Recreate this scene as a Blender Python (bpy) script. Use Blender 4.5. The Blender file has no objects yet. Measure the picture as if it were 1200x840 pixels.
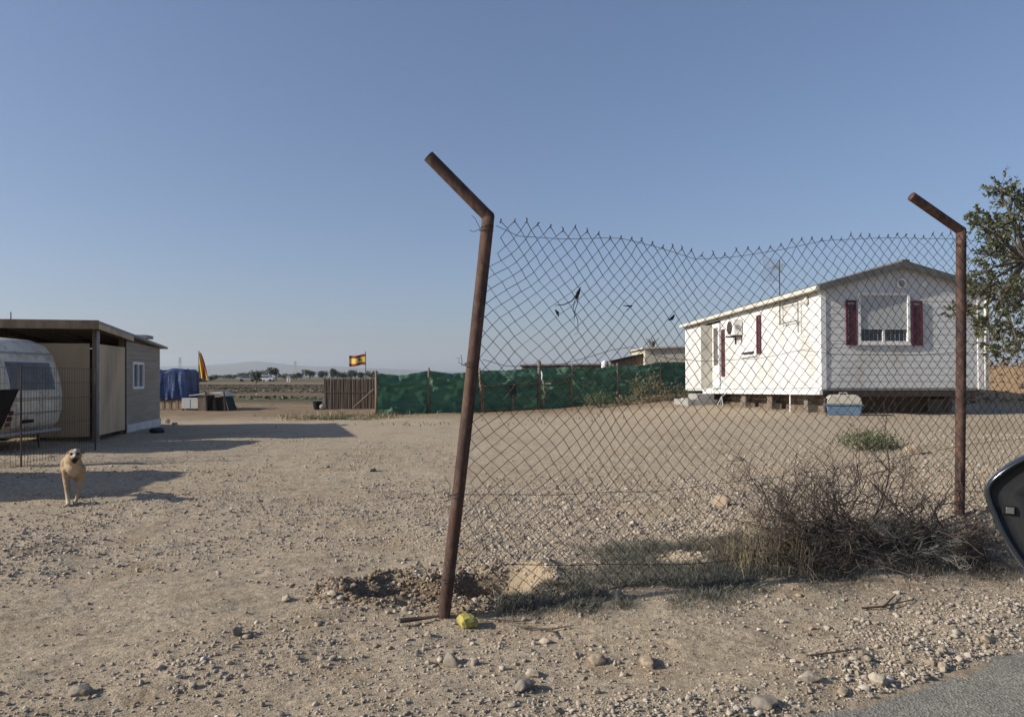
import bpy, bmesh, math, random, time
_t0 = time.time()
import numpy as np
from mathutils import Vector, Matrix, Euler
random.seed(7); rng = np.random.default_rng(7)
R = math.radians
scene = bpy.context.scene
C = scene.collection
H = 1.30; F = 867.0; CX = 600.0; Y0 = 441.0
SUN_EL = R(25.5); SUN_AZ = R(13.0); SUN_DIR = Vector((-math.cos(SUN_EL) * math.cos(SUN_AZ), -math.cos(SUN_EL) * math.sin(SUN_AZ), math.sin(SUN_EL)))

def PX(px, d): return (px - CX) / F * d
def PZ(py, d): return H + (Y0 - py) / F * d

# ------------------------------------------------------------------ noise
def _hash(ix, iy, seed):
    h = (ix.astype(np.int64) * 374761393 + iy.astype(np.int64) * 668265263 + seed * 1442695041) & 0xFFFFFFFF
    h = ((h ^ (h >> 13)) * 1274126177) & 0xFFFFFFFF
    h = h ^ (h >> 16)
    return (h & 0xFFFFFF) / float(0xFFFFFF)
def vnoise(x, y, seed=0):
    x = np.asarray(x, float); y = np.asarray(y, float)
    ix = np.floor(x); iy = np.floor(y); fx = x - ix; fy = y - iy
    fx = fx * fx * (3 - 2 * fx); fy = fy * fy * (3 - 2 * fy)
    a = _hash(ix, iy, seed); b = _hash(ix + 1, iy, seed); c = _hash(ix, iy + 1, seed); d = _hash(ix + 1, iy + 1, seed)
    return (a * (1 - fx) + b * fx) * (1 - fy) + (c * (1 - fx) + d * fx) * fy * 1.0 - 0.5
def ss(a, b, v):
    t = np.clip((np.asarray(v, float) - a) / (b - a), 0, 1); return t * t * (3 - 2 * t)

# ------------------------------------------------------------------ terrain
RD = (0.88, 0.475); RN = (-0.475, 0.88)
def road_n(x, y): return (x - 1.17) * RN[0] + (y - 2.82) * RN[1]
def pitmask(x, y):
    w = vnoise(x * 5, y * 5, 41) * .16 + vnoise(x * 13, y * 13, 42) * .07
    r1 = np.sqrt(((x + .62) / .37) ** 2 + ((y - 4.48) / .27) ** 2)
    r2 = np.sqrt(((x + .12) / .34) ** 2 + ((y - 4.50) / .30) ** 2)
    r = np.minimum(r1, r2) + w * 2.2
    return r
def terrain(x, y):
    x = np.asarray(x, float); y = np.asarray(y, float)
    n = road_n(x, y)
    h = .42 * ss(-1, 7.5, x) * ss(.15, 1.5, n) * (1 - ss(34, 70, y))
    h = h + 1.3 * ss(12.3, 18, x) * np.exp(-((y - 27.5) / 4.2) ** 2)
    h = h + .12 * ss(12.3, 18, x) * np.exp(-((y - 27.5) / 4.2) ** 2) * (vnoise(x * 1.3, y * 1.3, 31) * 3 + vnoise(x * 4, y * 4, 32) * 1.6)
    h = h - .08 * ss(2, 6, -x) * ss(20, 24, y)
    near = 1 - ss(30, 60, y)
    rough = ss(.2, .6, n)
    h = h + near * (vnoise(x * .7, y * .7, 1) * .05 + vnoise(x * 2.1, y * 2.1, 2) * .028) * (.3 + .7 * rough)
    fine = 1 - ss(10, 18, y)
    h = h + fine * (vnoise(x * 6, y * 6, 3) * .016 + vnoise(x * 15, y * 15, 4) * .009 + vnoise(x * 34, y * 34, 14) * .006)
    # rubble zone behind the mesh
    rz = ss(-.2, .6, x) * ss(4.5, 5.2, y) * (1 - ss(7.5, 9.5, y))
    h = h + rz * (np.abs(vnoise(x * 4, y * 4, 5)) * .05 + vnoise(x * 11, y * 11, 6) * .022)
    # wheel tracks running across the open yard
    u = x * .55 - y * .83
    v = x * .83 + y * .55
    tr = ss(.6, -.4, x) * fine * ss(.3, .8, n)
    h = h + tr * (vnoise(u * 7, v * .55, 7) * .030 + vnoise(u * 18, v * .8, 8) * .014)
    for u0 in (-4.75, -3.35):
        uu = u - u0 - .10 * np.sin(v * .9 + u0); g = np.exp(-(uu / .085) ** 4) * tr * ss(-.25, .25, vnoise(v * .8, u0 + v * 0, 17) + .15)
        h = h - g * .008 + g * np.sin(v * 95 + np.abs(uu) * 40) * .0045
    # eroded pit around the leaning post
    r = pitmask(x, y)
    d = 1 - ss(.35, 1.05, r)
    h = h - .26 * d + .02 * np.exp(-((r - 1.15) / .2) ** 2)
    rb = (1 - ss(1.0, 1.9, r))
    h = h + rb * (vnoise(x * 12, y * 12, 9) * .045 + vnoise(x * 27, y * 27, 10) * .02)
    # bank of pale sand right of the post
    h = h + .055 * np.exp(-((x - .20) / .22) ** 2 - ((y - 4.74) / .28) ** 2)
    # spoil ridge along the road verge
    h = h + .035 * np.exp(-((n - .32) / .18) ** 2) * (1 + 1.4 * vnoise(x * 3, y * 3, 12)) + np.exp(-((n - .2) / .22) ** 2) * vnoise(x * 9, y * 9, 13) * .03
    e = ss(-.12, .10, n + vnoise(x * 2.5, y * 2.5, 15) * .10 + vnoise(x * 9, y * 9, 16) * .05)
    h = h * e + (-.04) * (1 - e)
    far = ss(-7.3, -6.8, n)
    h = h * far
    return h
def T(x, y): return float(terrain(np.array([x]), np.array([y]))[0])

# ------------------------------------------------------------------ materials
def newmat(name):
    m = bpy.data.materials.new(name); m.use_nodes = True
    nt = m.node_tree; b = nt.nodes['Principled BSDF']; return m, nt, b
def L(nt, a, b): nt.links.new(a, b)
def node(nt, t, **k):
    n = nt.nodes.new(t)
    for kk, v in k.items():
        if kk in n.inputs: n.inputs[kk].default_value = v
        else: setattr(n, kk, v)
    return n
def c4(c): return (c[0], c[1], c[2], 1)
def mat(name, c1, c2=None, scale=6, rough=.7, metal=0, bump=0, bscale=None, stretch=(1, 1, 1), detail=6, lo=.35, hi=.65, c3=None, spec=.4, dirt=None, dscale=2.0):
    m, nt, b = newmat(name)
    b.inputs['Roughness'].default_value = rough; b.inputs['Metallic'].default_value = metal
    b.inputs['Specular IOR Level'].default_value = spec
    b.inputs['Base Color'].default_value = c4(c1)
    tc = node(nt, 'ShaderNodeTexCoord'); mp = node(nt, 'ShaderNodeMapping'); mp.inputs['Scale'].default_value = stretch
    L(nt, tc.outputs['Object'], mp.inputs['Vector'])
    out = None
    if c2 is not None:
        nz = node(nt, 'ShaderNodeTexNoise', Scale=scale, Detail=detail, Roughness=.6)
        L(nt, mp.outputs[0], nz.inputs['Vector'])
        cr = node(nt, 'ShaderNodeValToRGB'); e = cr.color_ramp.elements
        e[0].position = lo; e[0].color = c4(c1); e[1].position = hi; e[1].color = c4(c2)
        if c3 is not None:
            q = cr.color_ramp.elements.new(min(.98, hi + .12)); q.color = c4(c3)
        L(nt, nz.outputs['Fac'], cr.inputs['Fac']); out = cr.outputs['Color']
        L(nt, out, b.inputs['Base Color'])
    if dirt is not None:
        n2 = node(nt, 'ShaderNodeTexNoise', Scale=dscale, Detail=8, Roughness=.7); L(nt, mp.outputs[0], n2.inputs['Vector'])
        r2 = node(nt, 'ShaderNodeValToRGB'); r2.color_ramp.elements[0].position = .48; r2.color_ramp.elements[1].position = .75
        L(nt, n2.outputs['Fac'], r2.inputs['Fac'])
        mx = node(nt, 'ShaderNodeMix', data_type='RGBA'); L(nt, r2.outputs['Color'], mx.inputs['Factor'])
        if out: L(nt, out, mx.inputs['A'])
        else: mx.inputs['A'].default_value = c4(c1)
        mx.inputs['B'].default_value = c4(dirt); L(nt, mx.outputs['Result'], b.inputs['Base Color'])
    if bump:
        nb = node(nt, 'ShaderNodeTexNoise', Scale=bscale or scale * 3, Detail=6, Roughness=.65); L(nt, mp.outputs[0], nb.inputs['Vector'])
        bp = node(nt, 'ShaderNodeBump', Strength=.8, Distance=bump); L(nt, nb.outputs['Fac'], bp.inputs['Height'])
        L(nt, bp.outputs[0], b.inputs['Normal'])
    return m

M = {}
M['rust'] = mat('rusty_paint', (.032, .019, .016), (.085, .042, .028), 11, .8, 0, .003, 45, (1, 1, .4), c3=(.19, .10, .06), dirt=(.14, .085, .06), dscale=22)
M['wire'] = mat('fence_wire', (.030, .026, .026), (.065, .055, .048), 9, .6, .5)
M['siding'] = mat('white_siding', (.62, .625, .61), (.56, .565, .55), 1.6, .5, 0, dirt=(.46, .43, .38), dscale=1.8, stretch=(1, 1, .4))
M['trimw'] = mat('white_trim', (.78, .78, .76), (.66, .65, .62), 3, .5)
M['cream'] = mat('cream_trim', (.62, .60, .52), (.5, .48, .42), 3, .5)
M['rooftile'] = mat('grey_roof', (.085, .085, .085), (.14, .14, .135), 8, .8, 0, .004, 40)
M['maroon'] = mat('maroon_shutter', (.060, .014, .026), (.095, .024, .038), 6, .55)
M['black'] = mat('black_plastic', (.010, .010, .011), (.016, .016, .018), 12, .6, spec=.15)
M['darkmetal'] = mat('dark_steel', (.05, .045, .04), (.09, .06, .045), 10, .6, .4)
M['grey'] = mat('grey_metal', (.25, .25, .25), (.35, .35, .34), 8, .5, .3)
M['slat'] = mat('roller_slat', (.52, .53, .51), (.46, .47, .45), 5, .5)
M['conc'] = mat('concrete', (.33, .32, .30), (.24, .23, .21), 10, .9, 0, .004, 50)
M['pier'] = mat('shade_dark_block', (.14, .125, .105), (.20, .18, .15), 8, .9)  # concrete colour darkened to carry the shade under the home
M['sheet'] = mat('black_sheet', (.009, .009, .009), (.014, .014, .014), 8, 1.0, spec=0)
M['woodd'] = mat('weathered_wood', (.10, .075, .055), (.19, .15, .115), 8, .85, 0, .003, 30, (1, 1, .15))
M['woodl'] = mat('pale_wood', (.26, .19, .125), (.16, .11, .07), 8, .8, 0, .002, 30, (1, 1, .2))
M['beige'] = mat('beige_panel', (.50, .355, .21), (.43, .305, .18), 2.2, .75, 0, .003, 9, (1, 1, .25), dirt=(.25, .19, .125), dscale=1.6)
M['beigel'] = mat('pale_beige_panel', (.56, .42, .27), (.48, .36, .23), 2.2, .75, 0, .003, 9, (1, 1, .25), dirt=(.22, .18, .14), dscale=1.3)
M['greyclad'] = mat('grey_cladding', (.27, .225, .175), (.35, .30, .24), 3, .8, 0, .002, 40, (.3, .3, 4))
M['caravan'] = mat('caravan_skin', (.62, .54, .42), (.70, .62, .50), 2.2, .6, 0, dirt=(.24, .185, .12), dscale=3.4, spec=.2)
M['glass'] = mat('dark_glass', (.03, .035, .04), None, rough=.08, spec=.6)
M['greyglass'] = mat('smoked_acrylic', (.085, .080, .080), (.14, .13, .125), 5, .45, spec=.3)
M['orange'] = mat('amber_lens', (.16, .06, .03), None, rough=.3)
M['red'] = mat('red_lens', (.07, .018, .015), None, rough=.3)
M['bluet'] = mat('blue_tarp', (.010, .026, .085), (.022, .055, .16), 3, .4, 0, .03, 9, c3=(.14, .20, .34))
M['bluep'] = mat('blue_plastic', (.07, .13, .20), (.11, .17, .24), 6, .5)
M['beigep'] = mat('beige_plastic', (.42, .40, .34), (.34, .32, .27), 7, .5)
M['plaster'] = mat('pale_render', (.50, .47, .38), (.42, .39, .31), 3, .9, 0, .004, 20)
M['reed'] = mat('brown_reed', (.125, .098, .075), (.185, .15, .12), 5, .9, 0, .004, 20, (6, 6, .3))
M['bark'] = mat('bark', (.08, .065, .05), (.15, .125, .10), 9, .9, 0, .008, 25, (1, 1, .3))
M['twig'] = mat('dry_twig', (.045, .034, .028), (.10, .08, .062), 12, .85)
M['twigg'] = mat('grey_twig', (.13, .125, .105), (.24, .23, .195), 9, .85)
M['weed'] = mat('grey_green_weed', (.070, .078, .052), (.125, .13, .095), 7, .85)
M['straw'] = mat('straw', (.22, .185, .14), (.13, .11, .085), 8, .8)
M['plantg'] = mat('green_leaf', (.06, .095, .03), (.10, .14, .05), 8, .7)
M['yellow'] = mat('yellow_paint', (.40, .34, .06), (.27, .24, .09), 20, .8, 0, .003, 60, dirt=(.20, .18, .12), dscale=14)
M['furt'] = mat('tan_fur', (.42, .29, .16), (.32, .21, .11), 12, .9)
M['road'] = None

# foliage with slight translucency and per-leaf variety
def leafmat(name, a, b_, tr=.25):
    m, nt, b = newmat(name)
    g = node(nt, 'ShaderNodeNewGeometry'); cr = node(nt, 'ShaderNodeValToRGB')
    cr.color_ramp.elements[0].color = c4(a); cr.color_ramp.elements[1].color = c4(b_)
    L(nt, g.outputs['Random Per Island'], cr.inputs['Fac']); L(nt, cr.outputs['Color'], b.inputs['Base Color'])
    b.inputs['Roughness'].default_value = .55
    t = node(nt, 'ShaderNodeBsdfTranslucent'); L(nt, cr.outputs['Color'], t.inputs['Color'])
    mx = node(nt, 'ShaderNodeMixShader'); mx.inputs[0].default_value = tr
    L(nt, b.outputs[0], mx.inputs[1]); L(nt, t.outputs[0], mx.inputs[2]); L(nt, mx.outputs[0], nt.nodes['Material Output'].inputs['Surface'])
    return m
M['leaf'] = leafmat('carob_leaf', (.042, .060, .022), (.15, .155, .068))
M['farleaf'] = leafmat('far_foliage', (.03, .045, .022), (.07, .085, .04), .1)
M['olive'] = leafmat('low_green_leaf', (.07, .10, .035), (.15, .17, .07), .2)
M['drygrass'] = leafmat('dry_grass', (.19, .15, .085), (.36, .29, .17), .2)
M['weedleaf'] = leafmat('grey_weed_blades', (.036, .042, .030), (.20, .19, .145), .05)
M['drybush'] = leafmat('dry_bush_leaf', (.11, .11, .05), (.30, .25, .14), .2)
M['netting'] = leafmat('x', (.01, .07, .045), (.01, .07, .045), .3)

def netmat():
    m, nt, b = newmat('green_netting')
    tc = node(nt, 'ShaderNodeTexCoord'); nz = node(nt, 'ShaderNodeTexNoise', Scale=2.6, Detail=9, Roughness=.72)
    mp = node(nt, 'ShaderNodeMapping'); mp.inputs['Scale'].default_value = (.6, .6, 3.0)
    L(nt, tc.outputs['Object'], mp.inputs['Vector']); L(nt, mp.outputs[0], nz.inputs['Vector'])
    cr = node(nt, 'ShaderNodeValToRGB'); e = cr.color_ramp.elements
    e[0].position = .3; e[0].color = (.045, .125, .075, 1); e[1].position = .64; e[1].color = (.080, .205, .130, 1)
    q = e.new(.74); q.color = (.17, .32, .215, 1)
    L(nt, nz.outputs['Fac'], cr.inputs['Fac']); L(nt, cr.outputs[0], b.inputs['Base Color']); b.inputs['Roughness'].default_value = .5
    t = node(nt, 'ShaderNodeBsdfTranslucent'); L(nt, cr.outputs[0], t.inputs['Color'])
    mx = node(nt, 'ShaderNodeMixShader'); mx.inputs[0].default_value = .25
    nb = node(nt, 'ShaderNodeTexNoise', Scale=5, Detail=6, Roughness=.6); L(nt, mp.outputs[0], nb.inputs['Vector'])
    bp = node(nt, 'ShaderNodeBump', Strength=1, Distance=.09); L(nt, nb.outputs['Fac'], bp.inputs['Height']); L(nt, bp.outputs[0], b.inputs['Normal'])
    L(nt, b.outputs[0], mx.inputs[1]); L(nt, t.outputs[0], mx.inputs[2]); L(nt, mx.outputs[0], nt.nodes['Material Output'].inputs['Surface'])
    return m
M['net'] = netmat()

def stonemat():
    m, nt, b = newmat('field_stone')
    g = node(nt, 'ShaderNodeNewGeometry'); cr = node(nt, 'ShaderNodeValToRGB'); e = cr.color_ramp.elements
    e[0].position = 0; e[0].color = (.24, .19, .135, 1); e[1].position = 1; e[1].color = (.56, .50, .41, 1)
    for p, c in ((.25, (.33, .265, .185)), (.5, (.38, .325, .25)), (.75, (.43, .355, .26)), (.93, (.46, .41, .335))):
        q = e.new(p); q.color = c4(c)
    L(nt, g.outputs['Random Per Island'], cr.inputs['Fac'])
    tc = node(nt, 'ShaderNodeTexCoord'); nz = node(nt, 'ShaderNodeTexNoise', Scale=60, Detail=5); L(nt, tc.outputs['Object'], nz.inputs['Vector'])
    mx = node(nt, 'ShaderNodeMix', data_type='RGBA', blend_type='MULTIPLY'); mx.inputs['Factor'].default_value = .4
    L(nt, cr.outputs[0], mx.inputs['A']); L(nt, nz.outputs['Fac'], mx.inputs['B']); 
    g2 = node(nt, 'ShaderNodeBrightContrast', Bright=.05); L(nt, mx.outputs['Result'], g2.inputs['Color'])
    L(nt, g2.outputs[0], b.inputs['Base Color']); b.inputs['Roughness'].default_value = .95; b.inputs['Specular IOR Level'].default_value = .2
    bp = node(nt, 'ShaderNodeBump', Strength=.7, Distance=.004); L(nt, nz.outputs['Fac'], bp.inputs['Height']); L(nt, bp.outputs[0], b.inputs['Normal'])
    return m
M['stone'] = stonemat()
M['clod'] = mat('earth_clod', (.16, .118, .078), (.27, .21, .145), 14, .95, 0, .004, 60, spec=.15)
M['pale_rock'] = mat('pale_limestone', (.42, .37, .29), (.31, .26, .19), 12, .95, 0, .006, 40, spec=.2)
M['rock'] = mat('buff_rock', (.34, .27, .19), (.24, .19, .14), 12, .95, 0, .006, 40, spec=.2)
M['greyrock'] = mat('grey_rock', (.27, .235, .19), (.18, .155, .12), 12, .95, 0, .006, 40, spec=.2)

def groundmat():
    m, nt, b = newmat('dry_earth')
    b.inputs['Roughness'].default_value = .97; b.inputs['Specular IOR Level'].default_value = .15
    tc = node(nt, 'ShaderNodeTexCoord'); O = tc.outputs['Object']
    def nz(s, d=8, r=.6):
        n = node(nt, 'ShaderNodeTexNoise', Scale=s, Detail=d, Roughness=r); L(nt, O, n.inputs['Vector']); return n
    def ramp(src, els):
        c = node(nt, 'ShaderNodeValToRGB'); e = c.color_ramp.elements
        e[0].position, e[0].color = els[0][0], c4(els[0][1]); e[1].position, e[1].color = els[-1][0], c4(els[-1][1])
        for p, q in els[1:-1]: k = e.new(p); k.color = c4(q)
        L(nt, src, c.inputs['Fac']); return c.outputs['Color']
    def mix(f, a, b2, mode='MIX'):
        x = node(nt, 'ShaderNodeMix', data_type='RGBA', blend_type=mode)
        for s, v in (('Factor', f), ('A', a), ('B', b2)):
            if isinstance(v, (int, float)): x.inputs[s].default_value = v
            elif isinstance(v, tuple): x.inputs[s].default_value = c4(v)
            else: L(nt, v, x.inputs[s])
        return x.outputs['Result']
    base = ramp(nz(.55, 6).outputs['Fac'], [(.3, (.390, .312, .218)), (.5, (.448, .372, .270)), (.7, (.415, .345, .258))])
    fine = ramp(nz(22, 8, .75).outputs['Fac'], [(.3, (.50, .48, .45)), (.5, (.92, .92, .92)), (.70, (1.30, 1.29, 1.25))])
    col = mix(1, base, fine, 'MULTIPLY')
    # gravel-ish speckle
    vo = node(nt, 'ShaderNodeTexVoronoi', Scale=80); L(nt, O, vo.inputs['Vector'])
    sp = ramp(vo.outputs['Color'], [(0, (.62, .58, .54)), (.45, (.95, .95, .95)), (1, (1.32, 1.30, 1.26))])
    col = mix(.85, col, sp, 'MULTIPLY')
    # warmer earth patches
    warm = ramp(nz(1.7, 5).outputs['Fac'], [(.52, (0, 0, 0)), (.68, (.55, .55, .55))])
    col = mix(warm, col, (.33, .235, .145))
    # exposed dark and ochre soil in the eroded pit and sand bank
    sx = node(nt, 'ShaderNodeSeparateXYZ'); L(nt, O, sx.inputs[0])
    def blob(cx, cy, rx, ry, soft):
        mp = node(nt, 'ShaderNodeMapping'); mp.inputs['Scale'].default_value = (1 / rx, 1 / ry, 0)
        mp.inputs['Location'].default_value = (-cx / rx, -cy / ry, 0); L(nt, O, mp.inputs['Vector'])
        ln = node(nt, 'ShaderNodeVectorMath', operation='LENGTH'); L(nt, mp.outputs[0], ln.inputs[0])
        ad = node(nt, 'ShaderNodeMath', operation='ADD'); L(nt, ln.outputs['Value'], ad.inputs[0])
        mm = node(nt, 'ShaderNodeMath', operation='MULTIPLY'); L(nt, nz(6, 5).outputs['Fac'], mm.inputs[0]); mm.inputs[1].default_value = .9
        L(nt, mm.outputs[0], ad.inputs[1])
        mr = node(nt, 'ShaderNodeMapRange'); L(nt, ad.outputs[0], mr.inputs['Value'])
        mr.inputs['From Min'].default_value = 1.45; mr.inputs['From Max'].default_value = 1.45 - soft
        return mr.outputs['Result']
    col = mix(blob(-.45, 4.45, .75, .42, .5), col, mix(.6, (.17, .118, .075), fine, 'MULTIPLY'))
    col = mix(blob(.18, 4.68, .30, .34, .4), col, (.41, .325, .22))
    # far fields: one colour band per strip of land, by distance
    lg = node(nt, 'ShaderNodeMath', operation='LOGARITHM'); L(nt, sx.outputs['Y'], lg.inputs[0]); lg.inputs[1].default_value = 10
    nf = nz(.02, 4); a2 = node(nt, 'ShaderNodeMath', operation='MULTIPLY_ADD'); L(nt, nf.outputs['Fac'], a2.inputs[0]); a2.inputs[1].default_value = .12; L(nt, lg.outputs[0], a2.inputs[2])
    nf2 = nz(.3, 5); a3 = node(nt, 'ShaderNodeMath', operation='MULTIPLY_ADD'); L(nt, nf2.outputs['Fac'], a3.inputs[0]); a3.inputs[1].default_value = .05; L(nt, a2.outputs[0], a3.inputs[2])
    mr = node(nt, 'ShaderNodeMapRange'); L(nt, a3.outputs[0], mr.inputs['Value']); mr.inputs['From Min'].default_value = 1.4 ; mr.inputs['From Max'].default_value = 3.4
    def lp(d): return (math.log10(d) + .085 - 1.4) / 2.0
    fld = ramp(mr.outputs['Result'], [(0, (.31, .235, .16)), (lp(36), (.30, .225, .15)), (lp(40), (.125, .115, .065)), (lp(50), (.15, .135, .08)), (lp(55), (.24, .175, .12)),
        (lp(66), (.13, .088, .062)), (lp(74), (.22, .165, .11)), (lp(80), (.105, .07, .052)), (lp(125), (.115, .08, .058)), (lp(135), (.27, .21, .14)), (lp(190), (.20, .17, .11)), (lp(230), (.12, .115, .07)), (lp(420), (.22, .18, .12)), (1, (.12, .12, .08))])
    gr = ramp(nz(1.1, 6, .7).outputs['Fac'], [(.4, (.75, .78, .7)), (.6, (1.15, 1.1, 1.05))]); fld = mix(1, mix(.8, fld, gr, 'MULTIPLY'), (.80, .78, .76), 'MULTIPLY')
    ff = node(nt, 'ShaderNodeMapRange'); L(nt, a3.outputs[0], ff.inputs['Value']); ff.inputs['From Min'].default_value = 1.42; ff.inputs['From Max'].default_value = 1.50
    # reddish bare soil in front of the fields
    col = mix(ff.outputs['Result'], col, fld)
    # yellower earth bank at the far right
    mb = node(nt, 'ShaderNodeMapRange'); L(nt, sx.outputs['X'], mb.inputs['Value']); mb.inputs['From Min'].default_value = 12; mb.inputs['From Max'].default_value = 15
    mbm = node(nt, 'ShaderNodeMath', operation='MULTIPLY'); L(nt, mb.outputs[0], mbm.inputs[0]); mb2 = node(nt, 'ShaderNodeMapRange'); L(nt, sx.outputs['Y'], mb2.inputs['Value']); mb2.inputs['From Min'].default_value = 19; mb2.inputs['From Max'].default_value = 22
    L(nt, mb2.outputs[0], mbm.inputs[1]); col = mix(mbm.outputs[0], col, mix(1, (.40, .27, .15), fine, 'MULTIPLY'))
    L(nt, col, b.inputs['Base Color'])
    n1 = nz(30, 8, .7); n2 = nz(120, 4, .6)
    ad = node(nt, 'ShaderNodeMath', operation='MULTIPLY_ADD'); L(nt, n2.outputs['Fac'], ad.inputs[0]); ad.inputs[1].default_value = .3; L(nt, n1.outputs['Fac'], ad.inputs[2])
    bp = node(nt, 'ShaderNodeBump', Strength=1, Distance=.018); L(nt, ad.outputs[0], bp.inputs['Height']); L(nt, bp.outputs[0], b.inputs['Normal'])
    return m
def roadmat():
    m, nt, b = newmat('old_asphalt'); b.inputs['Roughness'].default_value = .9; b.inputs['Specular IOR Level'].default_value = .25
    tc = node(nt, 'ShaderNodeTexCoord'); O = tc.outputs['Object']
    vo = node(nt, 'ShaderNodeTexVoronoi', Scale=110); L(nt, O, vo.inputs['Vector'])
    cr = node(nt, 'ShaderNodeValToRGB'); e = cr.color_ramp.elements; e[0].color = (.135, .128, .108, 1); e[1].color = (.33, .315, .27, 1); e[0].position = .1; e[1].position = .95
    L(nt, vo.outputs['Color'], cr.inputs['Fac'])
    nz = node(nt, 'ShaderNodeTexNoise', Scale=3, Detail=8, Roughness=.7); L(nt, O, nz.inputs['Vector'])
    c2 = node(nt, 'ShaderNodeValToRGB'); c2.color_ramp.elements[0].position = .35; c2.color_ramp.elements[0].color = (.8, .8, .8, 1); c2.color_ramp.elements[1].position = .65; c2.color_ramp.elements[1].color = (1.1, 1.08, 1.02, 1)
    L(nt, nz.outputs['Fac'], c2.inputs['Fac'])
    mx = node(nt, 'ShaderNodeMix', data_type='RGBA', blend_type='MULTIPLY'); mx.inputs['Factor'].default_value = 1; L(nt, cr.outputs[0], mx.inputs['A']); L(nt, c2.outputs[0], mx.inputs['B'])
    L(nt, mx.outputs['Result'], b.inputs['Base Color'])
    bp = node(nt, 'ShaderNodeBump', Strength=.9, Distance=.004); L(nt, vo.outputs['Distance'], bp.inputs['Height']); L(nt, bp.outputs[0], b.inputs['Normal'])
    return m
M['ground'] = groundmat(); M['road'] = roadmat()

# ------------------------------------------------------------------ mesh helpers
class MB:
    def __init__(s): s.v = []; s.f = []
    def add(s, vs, fs):
        o = len(s.v); s.v += [tuple(v) for v in vs]; s.f += [tuple(i + o for i in f) for f in fs]; return s
    def box(s, x0, x1, y0, y1, z0, z1):
        return s.add([(x0, y0, z0), (x1, y0, z0), (x1, y1, z0), (x0, y1, z0), (x0, y0, z1), (x1, y0, z1), (x1, y1, z1), (x0, y1, z1)],
                     [(3, 2, 1, 0), (4, 5, 6, 7), (0, 1, 5, 4), (1, 2, 6, 5), (2, 3, 7, 6), (3, 0, 4, 7)])
    def tube(s, pts, r, n=8, cap=True):
        pts = [Vector(p) for p in pts]; k = len(pts); rr = (list(r) + [r[-1]] * k) if isinstance(r, (list, tuple)) else [r] * k
        o = len(s.v); prev = None
        for i, p in enumerate(pts):
            d = (pts[min(i + 1, k - 1)] - pts[max(i - 1, 0)])
            if d.length < 1e-9: d = Vector((0, 0, 1))
            d.normalize()
            if prev is None:
                a = Vector((0, 0, 1)) if abs(d.z) < .9 else Vector((1, 0, 0)); a = (a - d * a.dot(d)).normalized()
            else:
                a = prev - d * prev.dot(d)
                a = a.normalized() if a.length > 1e-6 else Vector((1, 0, 0))
            prev = a; b = d.cross(a)
            for j in range(n):
                t = 2 * math.pi * j / n; q = p + (a * math.cos(t) + b * math.sin(t)) * rr[i]; s.v.append((q.x, q.y, q.z))
        for i in range(k - 1):
            for j in range(n):
                s.f.append((o + i * n + j, o + i * n + (j + 1) % n, o + (i + 1) * n + (j + 1) % n, o + (i + 1) * n + j))
        if cap: s.f.append(tuple(o + j for j in reversed(range(n)))); s.f.append(tuple(o + (k - 1) * n + j for j in range(n)))
        return s
    def prism(s, poly, a, b, axis='y'):
        n = len(poly)
        def mk(p, t): return (p[0], t, p[1]) if axis == 'y' else ((t, p[0], p[1]) if axis == 'x' else (p[0], p[1], t))
        return s.add([mk(p, a) for p in poly] + [mk(p, b) for p in poly],
                     [tuple(range(n)), tuple(reversed(range(n, 2 * n)))] + [(i, i + n, (i + 1) % n + n, (i + 1) % n) for i in range(n)])
    def ell(s, c, r, nu=12, nv=8):
        vs = []; fs = []
        for i in range(nv + 1):
            t = math.pi * i / nv
            for j in range(nu):
                p = 2 * math.pi * j / nu; vs.append((c[0] + r[0] * math.sin(t) * math.cos(p), c[1] + r[1] * math.sin(t) * math.sin(p), c[2] + r[2] * math.cos(t)))
        for i in range(nv):
            for j in range(nu): fs.append((i * nu + j, (i + 1) * nu + j, (i + 1) * nu + (j + 1) % nu, i * nu + (j + 1) % nu))
        return s.add(vs, fs)
    def build(s, name, m, parent=None, smooth=False, bevel=0, fix=True):
        me = bpy.data.meshes.new(name); me.from_pydata(s.v, [], s.f)
        if fix:
            bm = bmesh.new(); bm.from_mesh(me); bmesh.ops.recalc_face_normals(bm, faces=bm.faces); bm.to_mesh(me); bm.free()
        me.materials.append(m)
        if smooth: me.polygons.foreach_set('use_smooth', [True] * len(me.polygons))
        o = bpy.data.objects.new(name, me); C.objects.link(o)
        if parent: o.parent = parent
        if bevel:
            b = o.modifiers.new('bevel', 'BEVEL'); b.width = bevel; b.segments = 2; b.limit_method = 'ANGLE'
        return o
def B(*a): return MB().box(*a)
def npmesh(name, v, f, m, parent=None, smooth=False):
    v = np.asarray(v, np.float32); f = np.asarray(f, np.int32); me = bpy.data.meshes.new(name)
    k = f.shape[1]
    me.vertices.add(len(v)); me.vertices.foreach_set('co', v.ravel())
    me.loops.add(f.size); me.loops.foreach_set('vertex_index', f.ravel())
    me.polygons.add(len(f)); me.polygons.foreach_set('loop_start', np.arange(len(f), dtype=np.int32) * k)
    me.update(calc_edges=True); me.validate()
    if smooth: me.polygons.foreach_set('use_smooth', np.ones(len(me.polygons), bool))
    me.materials.append(m); o = bpy.data.objects.new(name, me); C.objects.link(o)
    if parent: o.parent = parent
    return o
def tag(o, label=None, cat=None, group=None, kind=None):
    if label: o['label'] = label
    if cat: o['category'] = cat
    if group: o['group'] = group
    if kind: o['kind'] = kind
    return o
def thing(name, label, cat, loc=(0, 0, 0), rot=(0, 0, 0), group=None):
    o = bpy.data.objects.new(name, None); C.objects.link(o); o.location = loc; o.rotation_euler = rot; o.empty_display_size = .2
    return tag(o, label, cat, group)

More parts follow.
